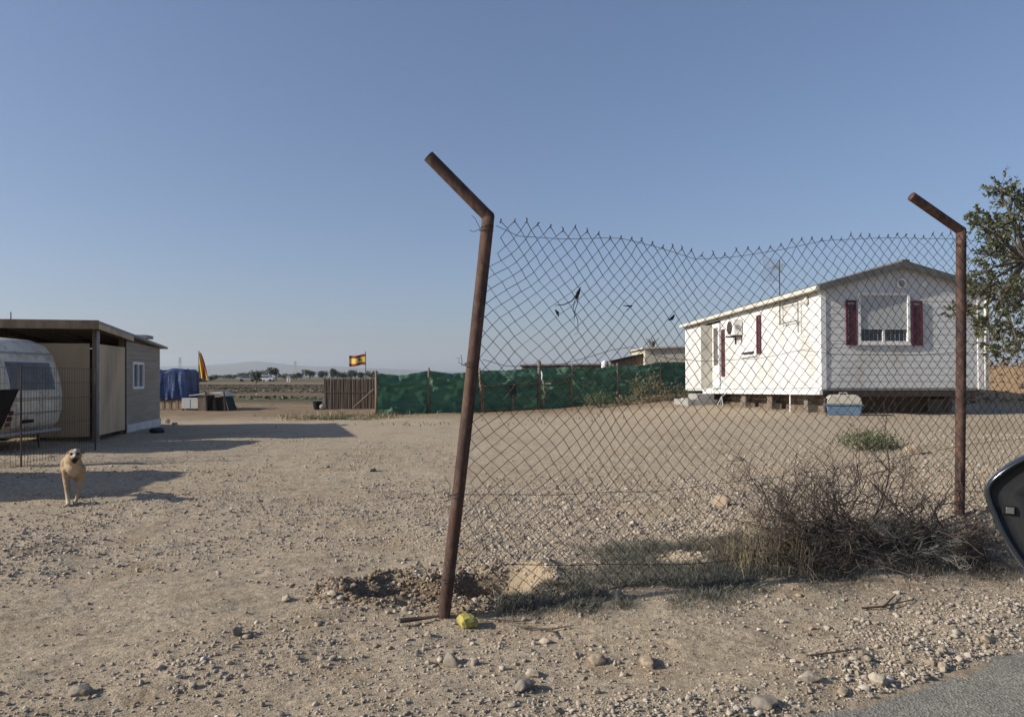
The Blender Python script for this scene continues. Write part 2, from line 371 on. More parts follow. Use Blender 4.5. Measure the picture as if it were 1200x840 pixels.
# ------------------------------------------------------------------ ground and road
def axis(lo, hi, step, L0, L1, g=1.06):
    c = list(np.arange(lo, hi + step / 2, step)); s = step; x = c[-1]; up = []
    while x < L1: s *= g; x += s; up.append(x)
    s = step; x = c[0]; dn = []
    while x > L0: s *= g; x -= s; dn.append(x)
    return np.array(dn[::-1] + c + up)
xs = axis(-3.6, 5.2, .026, -4500, 4500, 1.055); ys = axis(2.3, 8.2, .022, -300, 9000, 1.05)
gx, gy = np.meshgrid(xs, ys); gz = terrain(gx, gy)
nx, ny = len(xs), len(ys)
import bisect
_xl, _yl = xs.tolist(), ys.tolist(); _g = gz.tolist()
def T(x, y):
    i = min(max(bisect.bisect_right(_xl, x) - 1, 0), nx - 2); j = min(max(bisect.bisect_right(_yl, y) - 1, 0), ny - 2)
    a = (x - _xl[i]) / (_xl[i + 1] - _xl[i]); b = (y - _yl[j]) / (_yl[j + 1] - _yl[j])
    return (_g[j][i] * (1 - a) + _g[j][i + 1] * a) * (1 - b) + (_g[j + 1][i] * (1 - a) + _g[j + 1][i + 1] * a) * b
def sv(x, y, seed):
    def h(ix, iy):
        k = (ix * 374761393 + iy * 668265263 + seed * 1442695041) & 0xFFFFFFFF
        k = ((k ^ (k >> 13)) * 1274126177) & 0xFFFFFFFF; k ^= k >> 16
        return (k & 0xFFFFFF) / float(0xFFFFFF)
    ix, iy = math.floor(x), math.floor(y); fx, fy = x - ix, y - iy; fx = fx * fx * (3 - 2 * fx); fy = fy * fy * (3 - 2 * fy)
    return (h(ix, iy) * (1 - fx) + h(ix + 1, iy) * fx) * (1 - fy) + (h(ix, iy + 1) * (1 - fx) + h(ix + 1, iy + 1) * fx) * fy - .5
idx = np.arange(nx * ny).reshape(ny, nx)
ff = np.stack([idx[:-1, :-1], idx[:-1, 1:], idx[1:, 1:], idx[1:, :-1]], -1).reshape(-1, 4)
tag(npmesh('ground', np.stack([gx, gy, gz], -1).reshape(-1, 3), ff, M['ground'], smooth=True), 'dry stony beige earth of the yard and the fields behind', None, None, 'structure')

mb = MB(); vs = []; N = 240
for i in range(N + 1):
    s = -60 + 120 * i / N
    for nn in (-7.0, .13): vs.append((1.17 + RD[0] * s + RN[0] * nn, 2.82 + RD[1] * s + RN[1] * nn, -.010))
mb.add(vs, [(2 * i, 2 * i + 2, 2 * i + 3, 2 * i + 1) for i in range(N)])
tag(mb.build('road', M['road']), 'grey worn asphalt road along the stony verge', None, None, 'structure')

# mountains at the horizon, far away
mm = mat('far_mountain_scrub', (.10, .10, .075), (.16, .145, .11), .002, .95)
def ridge(d, pts, seed, name, label):
    v = []; f = []; n = 160; pxs = np.linspace(pts[0][0], pts[-1][0], n)
    hy = np.interp(pxs, [p[0] for p in pts], [p[1] for p in pts])
    rows = 14
    for r in range(rows):
        t = r / (rows - 1); prof = math.sin(math.pi * t) ** .8 if 0 < t < 1 else 0
        for i in range(n):
            X = PX(pxs[i], d); top = (Y0 - hy[i]) / F * d + H
            nzv = (sv(i * .35, r * .9, seed))
            v.append((X * (1 + .0 * t), d + (t - .5) * d * .25, max(-5, top * prof * (1 + .22 * nzv * (1 - abs(2 * t - 1)) ) - (5 if prof == 0 else 0))))
    for r in range(rows - 1):
        for i in range(n - 1): f.append((r * n + i, r * n + i + 1, (r + 1) * n + i + 1, (r + 1) * n + i))
    o = MB().add(v, f).build(name, mm, None, True); return tag(o, label, None, None, 'structure')
ridge(6000, [(-700, 438), (-200, 434), (100, 431), (180, 430), (230, 429), (270, 427), (300, 424), (320, 426), (350, 428), (400, 430), (450, 432), (520, 435), (620, 438), (760, 439)], 3, 'hills', 'pale blue line of distant mountains behind the fields')

print('TIME', ' stones', time.time() - _t0)
# ------------------------------------------------------------------ stones
def ico(sub):
    bm = bmesh.new(); bmesh.ops.create_icosphere(bm, subdivisions=sub, radius=1)
    v = np.array([p.co[:] for p in bm.verts]); f = np.array([[q.index for q in p.verts] for p in bm.faces]); bm.free(); return v, f
def hull_stone(npt, seed, sq=.65, bev=0, sub=0):
    r = np.random.default_rng(seed); p_ = r.normal(size=(npt, 3)); p_ /= np.linalg.norm(p_, axis=1, keepdims=True); p_ *= r.uniform(.72, 1, (npt, 1)); p_ *= np.array([r.uniform(.9, 1.25), r.uniform(.65, .95), sq * r.uniform(.8, 1.15)])
    bm = bmesh.new()
    for q in p_: bm.verts.new(q)
    g = bmesh.ops.convex_hull(bm, input=bm.verts); bmesh.ops.delete(bm, geom=list({e for e in g['geom_interior'] + g['geom_unused'] if isinstance(e, bmesh.types.BMVert)}), context='VERTS')
    if bev: bmesh.ops.bevel(bm, geom=bm.edges[:] + bm.verts[:], offset=bev, segments=1, affect='EDGES')
    if sub: bmesh.ops.triangulate(bm, faces=bm.faces); bmesh.ops.subdivide_edges(bm, edges=bm.edges[:], cuts=sub, use_grid_fill=True)
    bmesh.ops.triangulate(bm, faces=bm.faces); bmesh.ops.recalc_face_normals(bm, faces=bm.faces)
    v = np.array([q.co[:] for q in bm.verts]); f = np.array([[a.index for a in q.verts] for q in bm.faces]); bm.free(); return v, f
def stone_shape(sub, seed, sq=.65):
    if sub == 1: return hull_stone(11, seed, sq)
    if sub == 2: return hull_stone(15, seed, sq, .06)
    r = np.random.default_rng(seed); v, f = ico(sub); v = v.copy()
    for k in range(7):   # chop with random planes for facets
        n = r.normal(size=3); n /= np.linalg.norm(n); d = r.uniform(.45, .8)
        t = v @ n - d; v -= np.outer(np.clip(t, 0, None), n) * .9
    v *= (1 + r.normal(0, .05, (len(v), 1))); v *= np.array([r.uniform(.8, 1.3), r.uniform(.7, 1), sq * r.uniform(.7, 1.1)]); return v, f
def scatter(name, label, P, S, sub, m, nvar=8, seed=1, sink=.25, cat='gravel'):
    var = [stone_shape(sub, seed * 100 + i) for i in range(nvar)]; V = []; Fs = []; off = 0; r = np.random.default_rng(seed)
    which = r.integers(0, nvar, len(P)); z = terrain(P[:, 0], P[:, 1])
    for k in range(nvar):
        sel = np.where(which == k)[0]; v, f = var[k]
        a = r.uniform(0, 2 * np.pi, len(sel)); ca, sa = np.cos(a), np.sin(a); tl = r.normal(0, .25, len(sel))
        vx = v[None, :, 0] * ca[:, None] - v[None, :, 1] * sa[:, None]; vy = v[None, :, 0] * sa[:, None] + v[None, :, 1] * ca[:, None]; vz = v[None, :, 2] + vx * tl[:, None] * .6
        s = S[sel][:, None]
        W = np.stack([vx * s + P[sel, 0][:, None], vy * s + P[sel, 1][:, None], vz * s + z[sel][:, None] + S[sel][:, None] * sink], -1)
        V.append(W.reshape(-1, 3)); Fs.append((f[None] + (np.arange(len(sel)) * len(v))[:, None, None] + off).reshape(-1, 3)); off += len(sel) * len(v)
    o = npmesh(name, np.concatenate(V), np.concatenate(Fs), m); return tag(o, label, cat, None, 'stuff')
def sample(n, dlo, dhi, dens, seed, pw=1.0):
    r = np.random.default_rng(seed); out = []; tot = 0
    while tot < n:
        d = dlo * (dhi / dlo) ** (r.uniform(0, 1, n * 3) ** pw); x = r.uniform(-.80, .80, n * 3) * d
        p = dens(x, d); k = r.uniform(0, 1, n * 3) < p; out.append(np.stack([x[k], d[k]], -1)); tot += k.sum()
    return np.concatenate(out)[:n]
def dens_gravel(x, y):
    n = road_n(x, y); rub = ss(-.5, .5, x) * ss(4.6, 5.3, y) * (1 - ss(8, 10.5, y))
    cl = np.clip(.30 + 1.5 * vnoise(x * .9, y * .9, 51) + .8 * vnoise(x * 3.2, y * 3.2, 52), 0.03, 1)
    track = 1 - .75 * (1 - ss(.5, 1.0, np.abs((x * .55 - y * .83) + 4.6))) * (x < .2)
    verge = np.exp(-((n - .2) / .28) ** 2)
    band = ss(9, 10, y) * (1 - ss(11, 12.5, y)) * ss(2, 4, x) * .6
    r = pitmask(x, y); pit = (1 - ss(1.1, 1.9, r)) * .8
    p = np.clip(.42 * cl * track + .95 * rub * np.clip(cl + .35, 0, 1) + .9 * verge * np.clip(cl + .2, 0, 1) + band + pit, 0, 1)
    return p * (n > .02)
P1 = sample(60000, 2.3, 16, dens_gravel, 61); S1 = np.clip(rng.lognormal(math.log(.0056), .50, len(P1)), .003, .016) * (1 + np.clip(P1[:, 1] - 5, 0, 9) * .10)
scatter('gravel', 'small gravel and grit strewn over the dry ground', P1, S1, 1, M['stone'], 8, 1)
def dens2(x, y): return dens_gravel(x, y) ** 1.3
P2 = sample(8000, 2.4, 12, dens2, 62); S2 = np.clip(rng.lognormal(math.log(.0125), .38, len(P2)), .008, .034)
scatter('gravel', 'loose fist-sized stones among the grit behind and before the wire', P2, S2, 2, M['stone'], 10, 2)
def dens3(x, y): return ss(-.6, .4, x) * ss(4.5, 5.1, y) * (1 - ss(7.6, 9.6, y)) * np.clip(.35 + 1.3 * vnoise(x * 1.5, y * 1.5, 53), 0.1, 1)
P3 = sample(17000, 4.4, 10, dens3, 63); S3 = np.clip(rng.lognormal(math.log(.0095), .45, len(P3)), .005, .034)
scatter('gravel', 'dense rubble of pale stones spread behind the wire mesh', P3, S3, 2, M['stone'], 10, 4)
P4 = np.stack([rng.uniform(12.5, 24, 1500), rng.uniform(22, 31, 1500)], -1); scatter('rubble', 'rubble lying on the earth bank beyond the white home', P4, np.clip(rng.lognormal(math.log(.06), .5, 1500), .02, .25), 2, M['clod'], 10, 5)
def dens5(x, y): return (x < .5 - .1 * y) * np.clip(.25 + 1.6 * vnoise(x * .8, y * .8, 55) + .8 * vnoise(x * 2.7, y * 2.7, 56), 0.03, 1)
P5 = sample(9000, 4.5, 15, dens5, 65); S5 = np.clip(rng.lognormal(math.log(.012), .35, len(P5)), .007, .032)
scatter('gravel', 'pebbles and small clods scattered over the open yard at left', P5, S5, 1, M['stone'], 10, 6)
# clods in the pit
rr = np.random.default_rng(5); px_ = rr.uniform(-1.35, .30, 16000); py_ = rr.uniform(4.0, 5.2, 16000); k = (pitmask(px_, py_) + rr.uniform(0, .9, 16000) < 1.75) & ((px_ < -.02) | (py_ < 4.45)); PP = np.stack([px_[k], py_[k]], -1)[:4200]
scatter('earth_clods', 'crumbled brown earth clods lining the eroded hole at the leaning post', PP, np.clip(rr.lognormal(math.log(.0078), .55, len(PP)), .003, .030), 2, M['clod'], 8, 3, cat='earth')

def rock(px, py, w, label, m='rock', seed=0, sq=.6, name='rock', group='larger loose rocks', cat='rock', z=None):
    # ground point under a photo position, iterated over the terrain height
    d = H * F / (py - Y0)
    for _ in range(12): d = (H - T(PX(px, d), d)) * F / (py - Y0)
    X = PX(px, d); s = w * .84 / F * d / 2
    v, f = hull_stone(20, 900 + seed, sq, .045, 5); r2 = np.random.default_rng(seed)
    v = v + v * (vnoise(v[:, 0] * 3 + 7, v[:, 1] * 3 + v[:, 2] * 2, seed)[:, None] * .16 + vnoise(v[:, 0] * 9 + 7, v[:, 1] * 9 + v[:, 2] * 7, seed)[:, None] * .07)
    a = r2.uniform(0, 6.28); 
    v = v @ np.array([[math.cos(a), math.sin(a), 0], [-math.sin(a), math.cos(a), 0], [0, 0, 1]])
    v = v / np.abs(v[:, 0]).max() * s
    o = npmesh(name, v, f, M[m]); o.location = (X, d, T(X, d) + s * sq * .42); return tag(o, label, cat, group)
rock(949, 797, 34, 'buff rock on the verge with a dark end, second largest beside the asphalt', 'pale_rock', 1)
rock(1028, 800, 26, 'rounded pale limestone touching the edge of the asphalt', 'pale_rock', 2)
rock(1103, 766, 22, 'pointed pale stone standing up near the asphalt', 'pale_rock', 3, .9)
rock(1090, 777, 18, 'low buff stone tucked left of the pointed stone by the asphalt', 'rock', 4)
rock(1104, 781, 16, 'small buff stone just below the pointed stone by the asphalt', 'rock', 5)
rock(1157, 757, 22, 'buff stone nearest the right edge beside the asphalt', 'rock', 6)
rock(614, 806, 34, 'long flat grey-brown rock lying at the bottom centre', 'greyrock', 7, .5)
rock(624, 790, 22, 'pale angular stone just above the long flat rock', 'pale_rock', 8)
rock(530, 778, 28, 'grey rock with a dark shaded side below the leaning post', 'greyrock', 9, .7)
rock(95, 813, 36, 'brown rock alone at the bottom left', 'greyrock', 10, .5)
rock(277, 743, 15, 'dark pointed stone on the open dirt at left', 'greyrock', 11, .9)
rock(335, 703, 20, 'pale stone left of the eroded hole', 'pale_rock', 12, .6)
rock(390, 697, 17, 'buff stone on the left rim of the eroded hole', 'pale_rock', 13)
rock(845, 592, 26, 'pale boulder in the rubble left of the dry shrub', 'rock', 14, .8)
rock(860, 540, 24, 'grey flat stone in the rubble far behind the wire', 'greyrock', 15, .5)
rock(1070, 532, 24, 'orange-buff boulder right of the green weed', 'rock', 16, .9)
rock(832, 663, 26, 'grey stone buried in the low grey weeds', 'greyrock', 17, .6)
rock(424, 570, 9, 'small pale stone alone on the open yard', 'pale_rock', 18, .8)
rock(640, 753, 20, 'pale stone beside the forked twigs', 'pale_rock', 19, .6)
rock(760, 778, 22, 'brown stone casting a shadow right of centre at the bottom', 'rock', 20, .6)
rock(700, 775, 26, 'crumbling buff clod at the bottom centre right', 'rock', 21, .5)
rock(895, 825, 40, 'broad grey-buff rock at the bottom edge left of the asphalt', 'greyrock', 22, .4)
rock(987, 812, 18, 'small buff stone between the two verge rocks', 'rock', 23, .6)
rock(722, 700, 22, 'buff stone half hidden at the edge of the weeds', 'rock', 24, .6)
rock(437, 552, 8, 'small grey pebble standing out on the smooth yard', 'greyrock', 25, .7)
rock(196, 496, 11, 'pale upright stone by the far corner of the cladded shed', 'pale_rock', 26, 1.3)
rock(205, 498, 8, 'low pale stone right of the upright stone by the shed', 'pale_rock', 27, .9)
# yellow chunk
def ray_ground(px, py):
    d = H * F / (py - Y0)
    for _ in range(15): d = (H - T(PX(px, d), d)) * F / (py - Y0)
    return PX(px, d), d
yx, yd = ray_ground(548, 733)
bm = bmesh.new(); bmesh.ops.create_cube(bm, size=1); bmesh.ops.scale(bm, vec=(.088, .095, .055), verts=bm.verts); bmesh.ops.bevel(bm, geom=bm.edges[:] + bm.verts[:], offset=.014, segments=1, affect='EDGES'); bmesh.ops.triangulate(bm, faces=bm.faces); bmesh.ops.subdivide_edges(bm, edges=bm.edges[:], cuts=4, use_grid_fill=True)
for v in bm.verts: v.co += Vector((sv(v.co.y * 40, v.co.z * 40, 5), sv(v.co.x * 40, v.co.z * 40, 6), sv(v.co.x * 30, v.co.y * 30, 3))) * .012
me = bpy.data.meshes.new('painted_block'); bm.to_mesh(me); bm.free(); me.materials.append(M['yellow']); o = bpy.data.objects.new('painted_block', me); C.objects.link(o)
o.location = (yx, yd, T(yx, yd) + .025); o.rotation_euler = (.15, -.12, .5); tag(o, 'chipped yellow painted stone block on the ground at the foot of the leaning post', 'block')

print('TIME', ' chain link fence', time.time() - _t0)
# ------------------------------------------------------------------ chain link fence
P1B = Vector((-.364, 3.94, -.12)); P2B = Vector((3.44, 5.66, .10))
S_DIR = (P2B - P1B); 
fence = thing('chain_link_fence', 'sagging rusty chain link fence on angled steel posts beside the road', 'fence', (P1B.x, P1B.y, 0))
OFF = Vector((-P1B.x, -P1B.y, 0))
def fpost(base, bend, tip, r, lab):
    mb = MB(); base, bend, tip = Vector(base), Vector(bend), Vector(tip)
    n = 14; pts = []
    for i in range(n + 1):
        t = i / n; p = base.lerp(bend, t) + Vector((math.sin(t * 3.1) * .006, 0, 0)); pts.append(p + OFF)
    o = mb.tube(pts, r, 20).build('post', M['rust'], fence, True); tag(o, lab)
    a = MB(); d = (tip - bend).normalized()
    a.tube([bend - d * .012 + OFF + Vector((0, 0, .0)), bend + d * .03 + OFF, tip + OFF], [r * 1.0, r * .97, r * .95], 20, False)
    a.tube([tip + OFF, tip - d * .08 + OFF], [r * .95, r * .80], 20, True)
    a.tube([tip + OFF, tip - d * .05 + OFF], [r * .80, r * .80], 20, False)
    a.ell(bend + OFF, (r * 1.02, r * 1.02, r * 1.02), 16, 10)
    ar = a.build('arm', M['rust'], o, True)
    return o
b1 = (PX(572, 3.94), 3.96, PZ(253, 3.94)); t1 = (PX(502, 3.90), 3.90, PZ(183, 3.90))
pA = fpost((PX(519, 3.94) - .012, 3.94, -.12), b1, t1, .0335, 'leaning rusty post with bent angled arm')
b2 = (PX(1128, 5.66), 5.68, PZ(270, 5.66)); t2 = (PX(1068, 5.60), 5.60, PZ(230, 5.60))
pB = fpost((PX(1124, 5.66), 5.66, .05), b2, t2, .0355, 'upright rusty post with angled arm')
P3 = Vector((7.25, 7.38, .25)); pC = fpost((P3.x, P3.y, .2), (P3.x + .03, P3.y, 2.50), (P3.x - .38, P3.y - .08, 2.73), .038, None)
# wire ties on posts
def tie(par, cx, cy, z, r=.0375, seed=0):
    q = random.Random(seed); mb = MB()
    for j in range(3):
        pts = [(cx + OFF.x + math.cos(a) * r, cy + OFF.y + math.sin(a) * r, z + j * .008 + .01 * math.sin(a * 1 + j)) for a in [k * math.pi / 8 for k in range(17)]]
        mb.tube(pts, .0017, 4)
    for j in range(2):
        p = Vector((cx + OFF.x - r, cy + OFF.y, z)); pts = [p]
        for k in range(4): p = p + Vector((q.uniform(-.02, .004), q.uniform(-.01, .01), q.uniform(-.012, .035))); pts.append(p)
        mb.tube(pts, .0016, 4)
    mb.build('wire_tie', M['wire'], par)
def postx(z): return b1[0] + (z - b1[2]) / (b1[2] + .12) * (b1[0] - PX(519, 3.94) + .012)
tie(pA, postx(2.08), 3.96, 2.08, seed=3); tie(pA, postx(1.36), 3.95, 1.36, seed=4); tie(pA, postx(.68), 3.95, .66, seed=5); tie(pA, postx(.22), 3.94, .215, seed=6)
tie(pB, b2[0], 5.67, 2.3, seed=7); tie(pB, b2[0], 5.67, 1.0, seed=8)

tops = [(576, 259), (600, 262), (640, 266), (670, 272), (700, 278), (745, 283), (790, 292), (820, 298), (850, 297), (900, 288), (945, 281), (1000, 278), (1060, 277), (1118, 276)]
LEN = (Vector((P2B.x - P1B.x, P2B.y - P1B.y, 0))).length
SD = Vector(((P2B.x - P1B.x) / LEN, (P2B.y - P1B.y) / LEN, 0)); SN = Vector((-SD.y, SD.x, 0))
tu, tz = [], []
for a, b_ in tops:
    kx = (a - CX) / F; # X = P1.x + SD.x u ; D = P1.y + SD.y u
    x0 = PX(576, 3.94)
    u = (kx * P1B.y - P1B.x) / (SD.x - kx * SD.y); tu.append(u); tz.append(PZ(b_, P1B.y + SD.y * u))
LEN3 = LEN + 4.2
tu += [LEN + .3, LEN + 1.2, LEN + 2.2, LEN3]; tz += [2.38, 2.30, 2.38, 2.42]
p = .092
ncol = int(LEN3 / (p / 2)); nrow = 54
def meshpt(i, j, seed):
    # i: half-columns along the fence, j: half-rows from the top down
    u = i * p / 2; v = j * .0425
    lean = .22 * (1 - min(1, v / 2.1)) * max(0, 1 - u / .9)  # left edge leans with its post
    uu = u + .045 * 1 + .22 * max(0, 1 - v / 2.15) * max(0, (1 - u / 1.6)) ** 1.0
    big = (sv(u * 1.7, v * 1.7, 71)); big2 = (sv(u * 1.6 + 9, v * 2.0, 72))
    sm = (sv(u * 7, v * 7, 73)); sm2 = (sv(u * 7, v * 7, 74))
    edge = max(0, 1 - u / .35)
    uu += big * .07 + sm * (.020 + .045 * edge) + .02 * math.sin(v * 9) * edge
    ztop = float(np.interp(uu, tu, tz))
    z = ztop - v
    z += big2 * .07 * min(1, v / .3) + sm2 * .020
    if j <= 1: z += (.006 * math.sin(i * 1.7) + .008 * math.sin(i * .61))
    bulge = .05 * (sv(u * 1.2 + 5, v * 1.2, 75)) + .02 * sm + .0
    # lower part kicks out where the mesh has come loose
    kick = float(ss(1.5, 2.1, v)) * .12 * (sv(u * 1.1, .5, 76) + .3)
    q = Vector((P1B.x, P1B.y, 0)) + SD * uu + SN * (bulge + kick - .045) + Vector((0, 0, z))
    g = T(q.x, q.y) + .004
    if q.z < g: q.z = g + .004 * (j % 3)
    return q
mbm = MB(); cache = {}
def mp_(i, j):
    if (i, j) not in cache: cache[(i, j)] = meshpt(i, j, 0)
    return cache[(i, j)]
for k in range(ncol):
    pts = []; nr = nrow - (k % 3)
    for j in range(nr):
        i = k + ((k + j) % 2); q = mp_(i, j)
        sgn = 1 if (j % 2) else -1
        qq = q + OFF + SN * (.0022 * sgn) + Vector((random.uniform(-.0012, .0012), 0, random.uniform(-.0012, .0012)))
        pts.append(qq)
    if k % 2 == 0: 
        # twisted barb at the top edge
        t = pts[0]; pts = [t + Vector((random.uniform(-.008, .012), 0, random.uniform(.008, .022))), t + Vector((.003, 0, .004))] + pts
    mbm.tube(pts, .0023, 4, False)
# knuckled selvedge twists
for k in range(0, ncol, 2):
    q = mp_(k, 0) + OFF; mbm.tube([q + Vector((-.004, 0, -.01)), q + Vector((0, 0, .004)), q + Vector((.005, .001, .012))], .0031, 5)
mbm.build('wire_mesh', M['wire'], fence, fix=False)
def twire(ptsz, name='tension_wire', r=.0016, off=-.052):
    pts = []
    us = np.linspace(ptsz[0][0], ptsz[-1][0], 60)
    for u in us:
        z = float(np.interp(u, [a[0] for a in ptsz], [a[1] for a in ptsz])) + .012 * (sv(u * 3, 1.3, 77))
        q = Vector((P1B.x, P1B.y, 0)) + SD * u + SN * (off + .02 * (sv(u * 2, 4.3, 78))) + OFF; q.z = z; pts.append(q)
    MB().tube(pts, r, 5).build(name, M['wire'], fence)
def uz(px, py):
    kx = (px - CX) / F; u = (kx * P1B.y - P1B.x) / (SD.x - kx * SD.y); return (u, PZ(py, P1B.y + SD.y * u))
twire([uz(577, 266), uz(600, 278), uz(660, 282), uz(720, 281), uz(760, 290), uz(810, 306), uz(860, 303), uz(900, 295), uz(960, 284), uz(1020, 281), uz(1120, 281), (LEN + 1.4, 2.26), (LEN + 4, 2.38)])
twire([uz(562, 421), uz(590, 429), uz(640, 430), uz(690, 418), uz(730, 406), uz(770, 420), uz(820, 424), uz(880, 421), uz(930, 410), uz(970, 416), uz(1060, 417), uz(1124, 412), (LEN + 2, 1.3), (LEN + 4, 1.4)])
twire([uz(540, 577), uz(640, 578), uz(760, 575), uz(880, 560), uz(1000, 545), uz(1124, 520), (LEN + 4, .9)])
twire([uz(585, 658), uz(680, 660), uz(800, 659), uz(900, 650)], r=.0022)

# scraps caught on the wire
def scrap(pts, r, label, name='plastic_scrap'):
    o = None; mb = MB()
    for pl, rr_ in zip(pts, r):
        q = []
        for a, b_ in pl:
            u, z = uz(a, b_); w = Vector((P1B.x, P1B.y, 0)) + SD * u + SN * (-.062 + random.uniform(-.004, .004)); w.z = z; q.append(w)
        mb.tube(q, rr_, 6)
    o = mb.build(name, M['black'], None); return tag(o, label, 'scrap', 'scraps caught in the wire mesh')
scrap([[(674, 338), (671, 345), (669, 352)], [(671, 345), (664, 354), (655, 358), (645, 359)], [(671, 346), (671, 356), (668, 364), (666, 378)], [(668, 352), (665, 364), (671, 376), (671, 390), (667, 393)]],
      [[.002, .011, .004], [.005, .003, .003, .0015], [.004, .002, .002, .001], [.002, .0022, .002, .0012]], 'long torn black plastic strips dangling from the wire mesh')
scrap([[(645, 364), (648, 369)], [(647, 366), (649, 372)]], [[.004, .010], [.007, .002]], 'small dark knot of plastic left of the dangling strips')
scrap([[(724, 359), (733, 360), (728, 365)]], [[.002, .008, .002]], 'dark hooked scrap of plastic, middle of the mesh below its sag')
scrap([[(783, 370), (780, 374), (776, 376)]], [[.005, .011, .004]], 'dark blob of plastic caught up left of the white home')

print('TIME', ' mobile home', time.time() - _t0)
# ------------------------------------------------------------------ mobile home
HOME = thing('mobile_home', 'white mobile home with maroon shutters raised on blocks behind the wire fence', 'mobile home', (7.12, 17.0, 1.035), (R(-1.1), 0, R(4.5)))
W, LN, HW, RH = 3.88, 9.95, 2.31, .53
def sidingwall(name, a, b_, h, holes, tri=False):
    """lap boards with a small lip each; a..b along local u, returns list of boxes"""
    return None
lap = .155
mb = MB()
# front wall as lap boards (wedge profile), clipped to gable
def gable_x(z):
    if z <= HW: return 0, W
    t = (z - HW) / RH; return t * W / 2, W - t * W / 2
z = 0
FH = [(.87, 2.12, 1.02, 2.20)]
cuts = sorted([i * lap for i in range(30) if i * lap < HW + RH - .02 and min(abs(i * lap - 1.02), abs(i * lap - 2.2)) > .03] + [1.02, 2.20, HW + RH])
for z, z1 in zip(cuts[:-1], cuts[1:]):
    x0, x1 = gable_x(z); x2, x3 = gable_x(z1)
    segs = [(x0, x1, x2, x3)]
    for (hx0, hx1, hz0, hz1) in FH:
        if z1 > hz0 + .005 and z < hz1 - .005: segs = [(x0, hx0, x2, hx0), (hx1, x1, hx1, x3)]
    for (a0, a1, a2, a3) in segs:
        mb.add([(a0, -.009, z), (a1, -.009, z), (a3, -.002, z1), (a2, -.002, z1), (a0, .05, z), (a1, .05, z), (a3, .05, z1), (a2, .05, z1)],
               [(0, 1, 2, 3), (4, 7, 6, 5), (0, 4, 5, 1), (1, 5, 6, 2), (2, 6, 7, 3), (3, 7, 4, 0)])
# side walls (left, x=0 plane; right) and back
def sidewall(xo, sgn, holes, y0=0.0, y1=LN):
    z = 0
    while z < HW - .01:
        z1 = min(z + lap, HW); segs = [(y0, y1)]
        for (h0, h1, hz0, hz1) in holes:
            if z1 > hz0 + .02 and z < hz1 - .02:
                ns = []
                for s0, s1 in segs:
                    if h0 > s0 and h1 < s1: ns += [(s0, h0), (h1, s1)]
                    else: ns.append((s0, s1))
                segs = ns
        for s0, s1 in segs:
            xa = xo + sgn * .012; xb = xo + sgn * .002; xi = xo - sgn * .05
            mb.add([(xa, s0, z), (xa, s1, z), (xb, s1, z1), (xb, s0, z1), (xi, s0, z), (xi, s1, z), (xi, s1, z1), (xi, s0, z1)],
                   [(0, 1, 2, 3), (4, 7, 6, 5), (0, 4, 5, 1), (1, 5, 6, 2), (2, 6, 7, 3), (3, 7, 4, 0)])
        z = z1
SH = [(3.62, 4.62, .95, 2.0), (6.42, 7.92, .04, 2.10)]
sidewall(0, -1, SH, .055, LN - .055); sidewall(W, 1, [], .055, LN - .055)
mb.box(.02, W - .02, LN - .05, LN, 0, HW)
mb.prism([(.02, HW), (W - .02, HW), (W / 2, HW + RH)], LN - .05, LN)
mb.box(.02, W - .02, .06, LN - .06, -.06, -.002)
mb.build('walls', M['siding'], HOME)
# interior dark liner
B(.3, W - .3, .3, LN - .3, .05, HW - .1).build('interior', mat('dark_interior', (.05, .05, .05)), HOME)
# corner trims
for (x0, x1, y0, y1) in ((-.020, .10, -.026, -.002), (-.022, -.002, -.020, .10), (W - .10, W + .02, -.026, -.002), (W + .002, W + .022, -.02, .10), (-.022, -.003, LN - .1, LN + .01)):
    B(x0, x1, y0, y1, -.03, HW - .01).build('corner_trim', M['trimw'], HOME)
# roof
def roofslab(mbx, ov=.12, th=.075, oy0=-.16, oy1=LN + .12):
    k = RH / (W / 2)
    zl = HW - ov * k
    for sg in (0, 1):
        a = (-ov, zl) if sg == 0 else (W + ov, zl)
        poly = [a, (W / 2, HW + RH), (W / 2, HW + RH + th), (a[0], a[1] + th)]
        mbx.prism([(q[0], q[1] + .012) for q in poly], oy0, oy1)
rf = MB(); roofslab(rf); ro = rf.build('roof', M['rooftile'], HOME)
B(W / 2 - .10, W / 2 + .10, -.19, LN + .13, HW + RH + .055, HW + RH + .115).build('ridge_cap', M['rooftile'], ro, bevel=.02)
# fascia strip along front gable (grey) and white eave gutter along the sides
fs = MB(); k = RH / (W / 2)
for sg in (0, 1):
    a = (-.12, HW - .12 * k - .07) if sg == 0 else (W + .12, HW - .12 * k - .07)
    fs.prism([a, (W / 2, HW + RH - .07), (W / 2, HW + RH + .085), (a[0], a[1] + .155)], -.185, -.163)
fs.build('fascia', M['rooftile'], ro)
for x0, x1 in ((-.215, -.125), (W + .125, W + .215)):
    MB().box(x0, x1, -.17, LN + .12, HW - .085, HW + .02).build('gutter', M['cream'], HOME, bevel=.02)
MB().tube([(W + .17, -.05, HW - .08), (W + .10, -.03, HW - .25), (W + .07, -.03, .0)], .03, 8).build('downpipe', M['trimw'], HOME, True)
MB().box(W + .03, W + .16, -.02, .02, -.05, HW - .12).build('corner_board', M['trimw'], HOME)
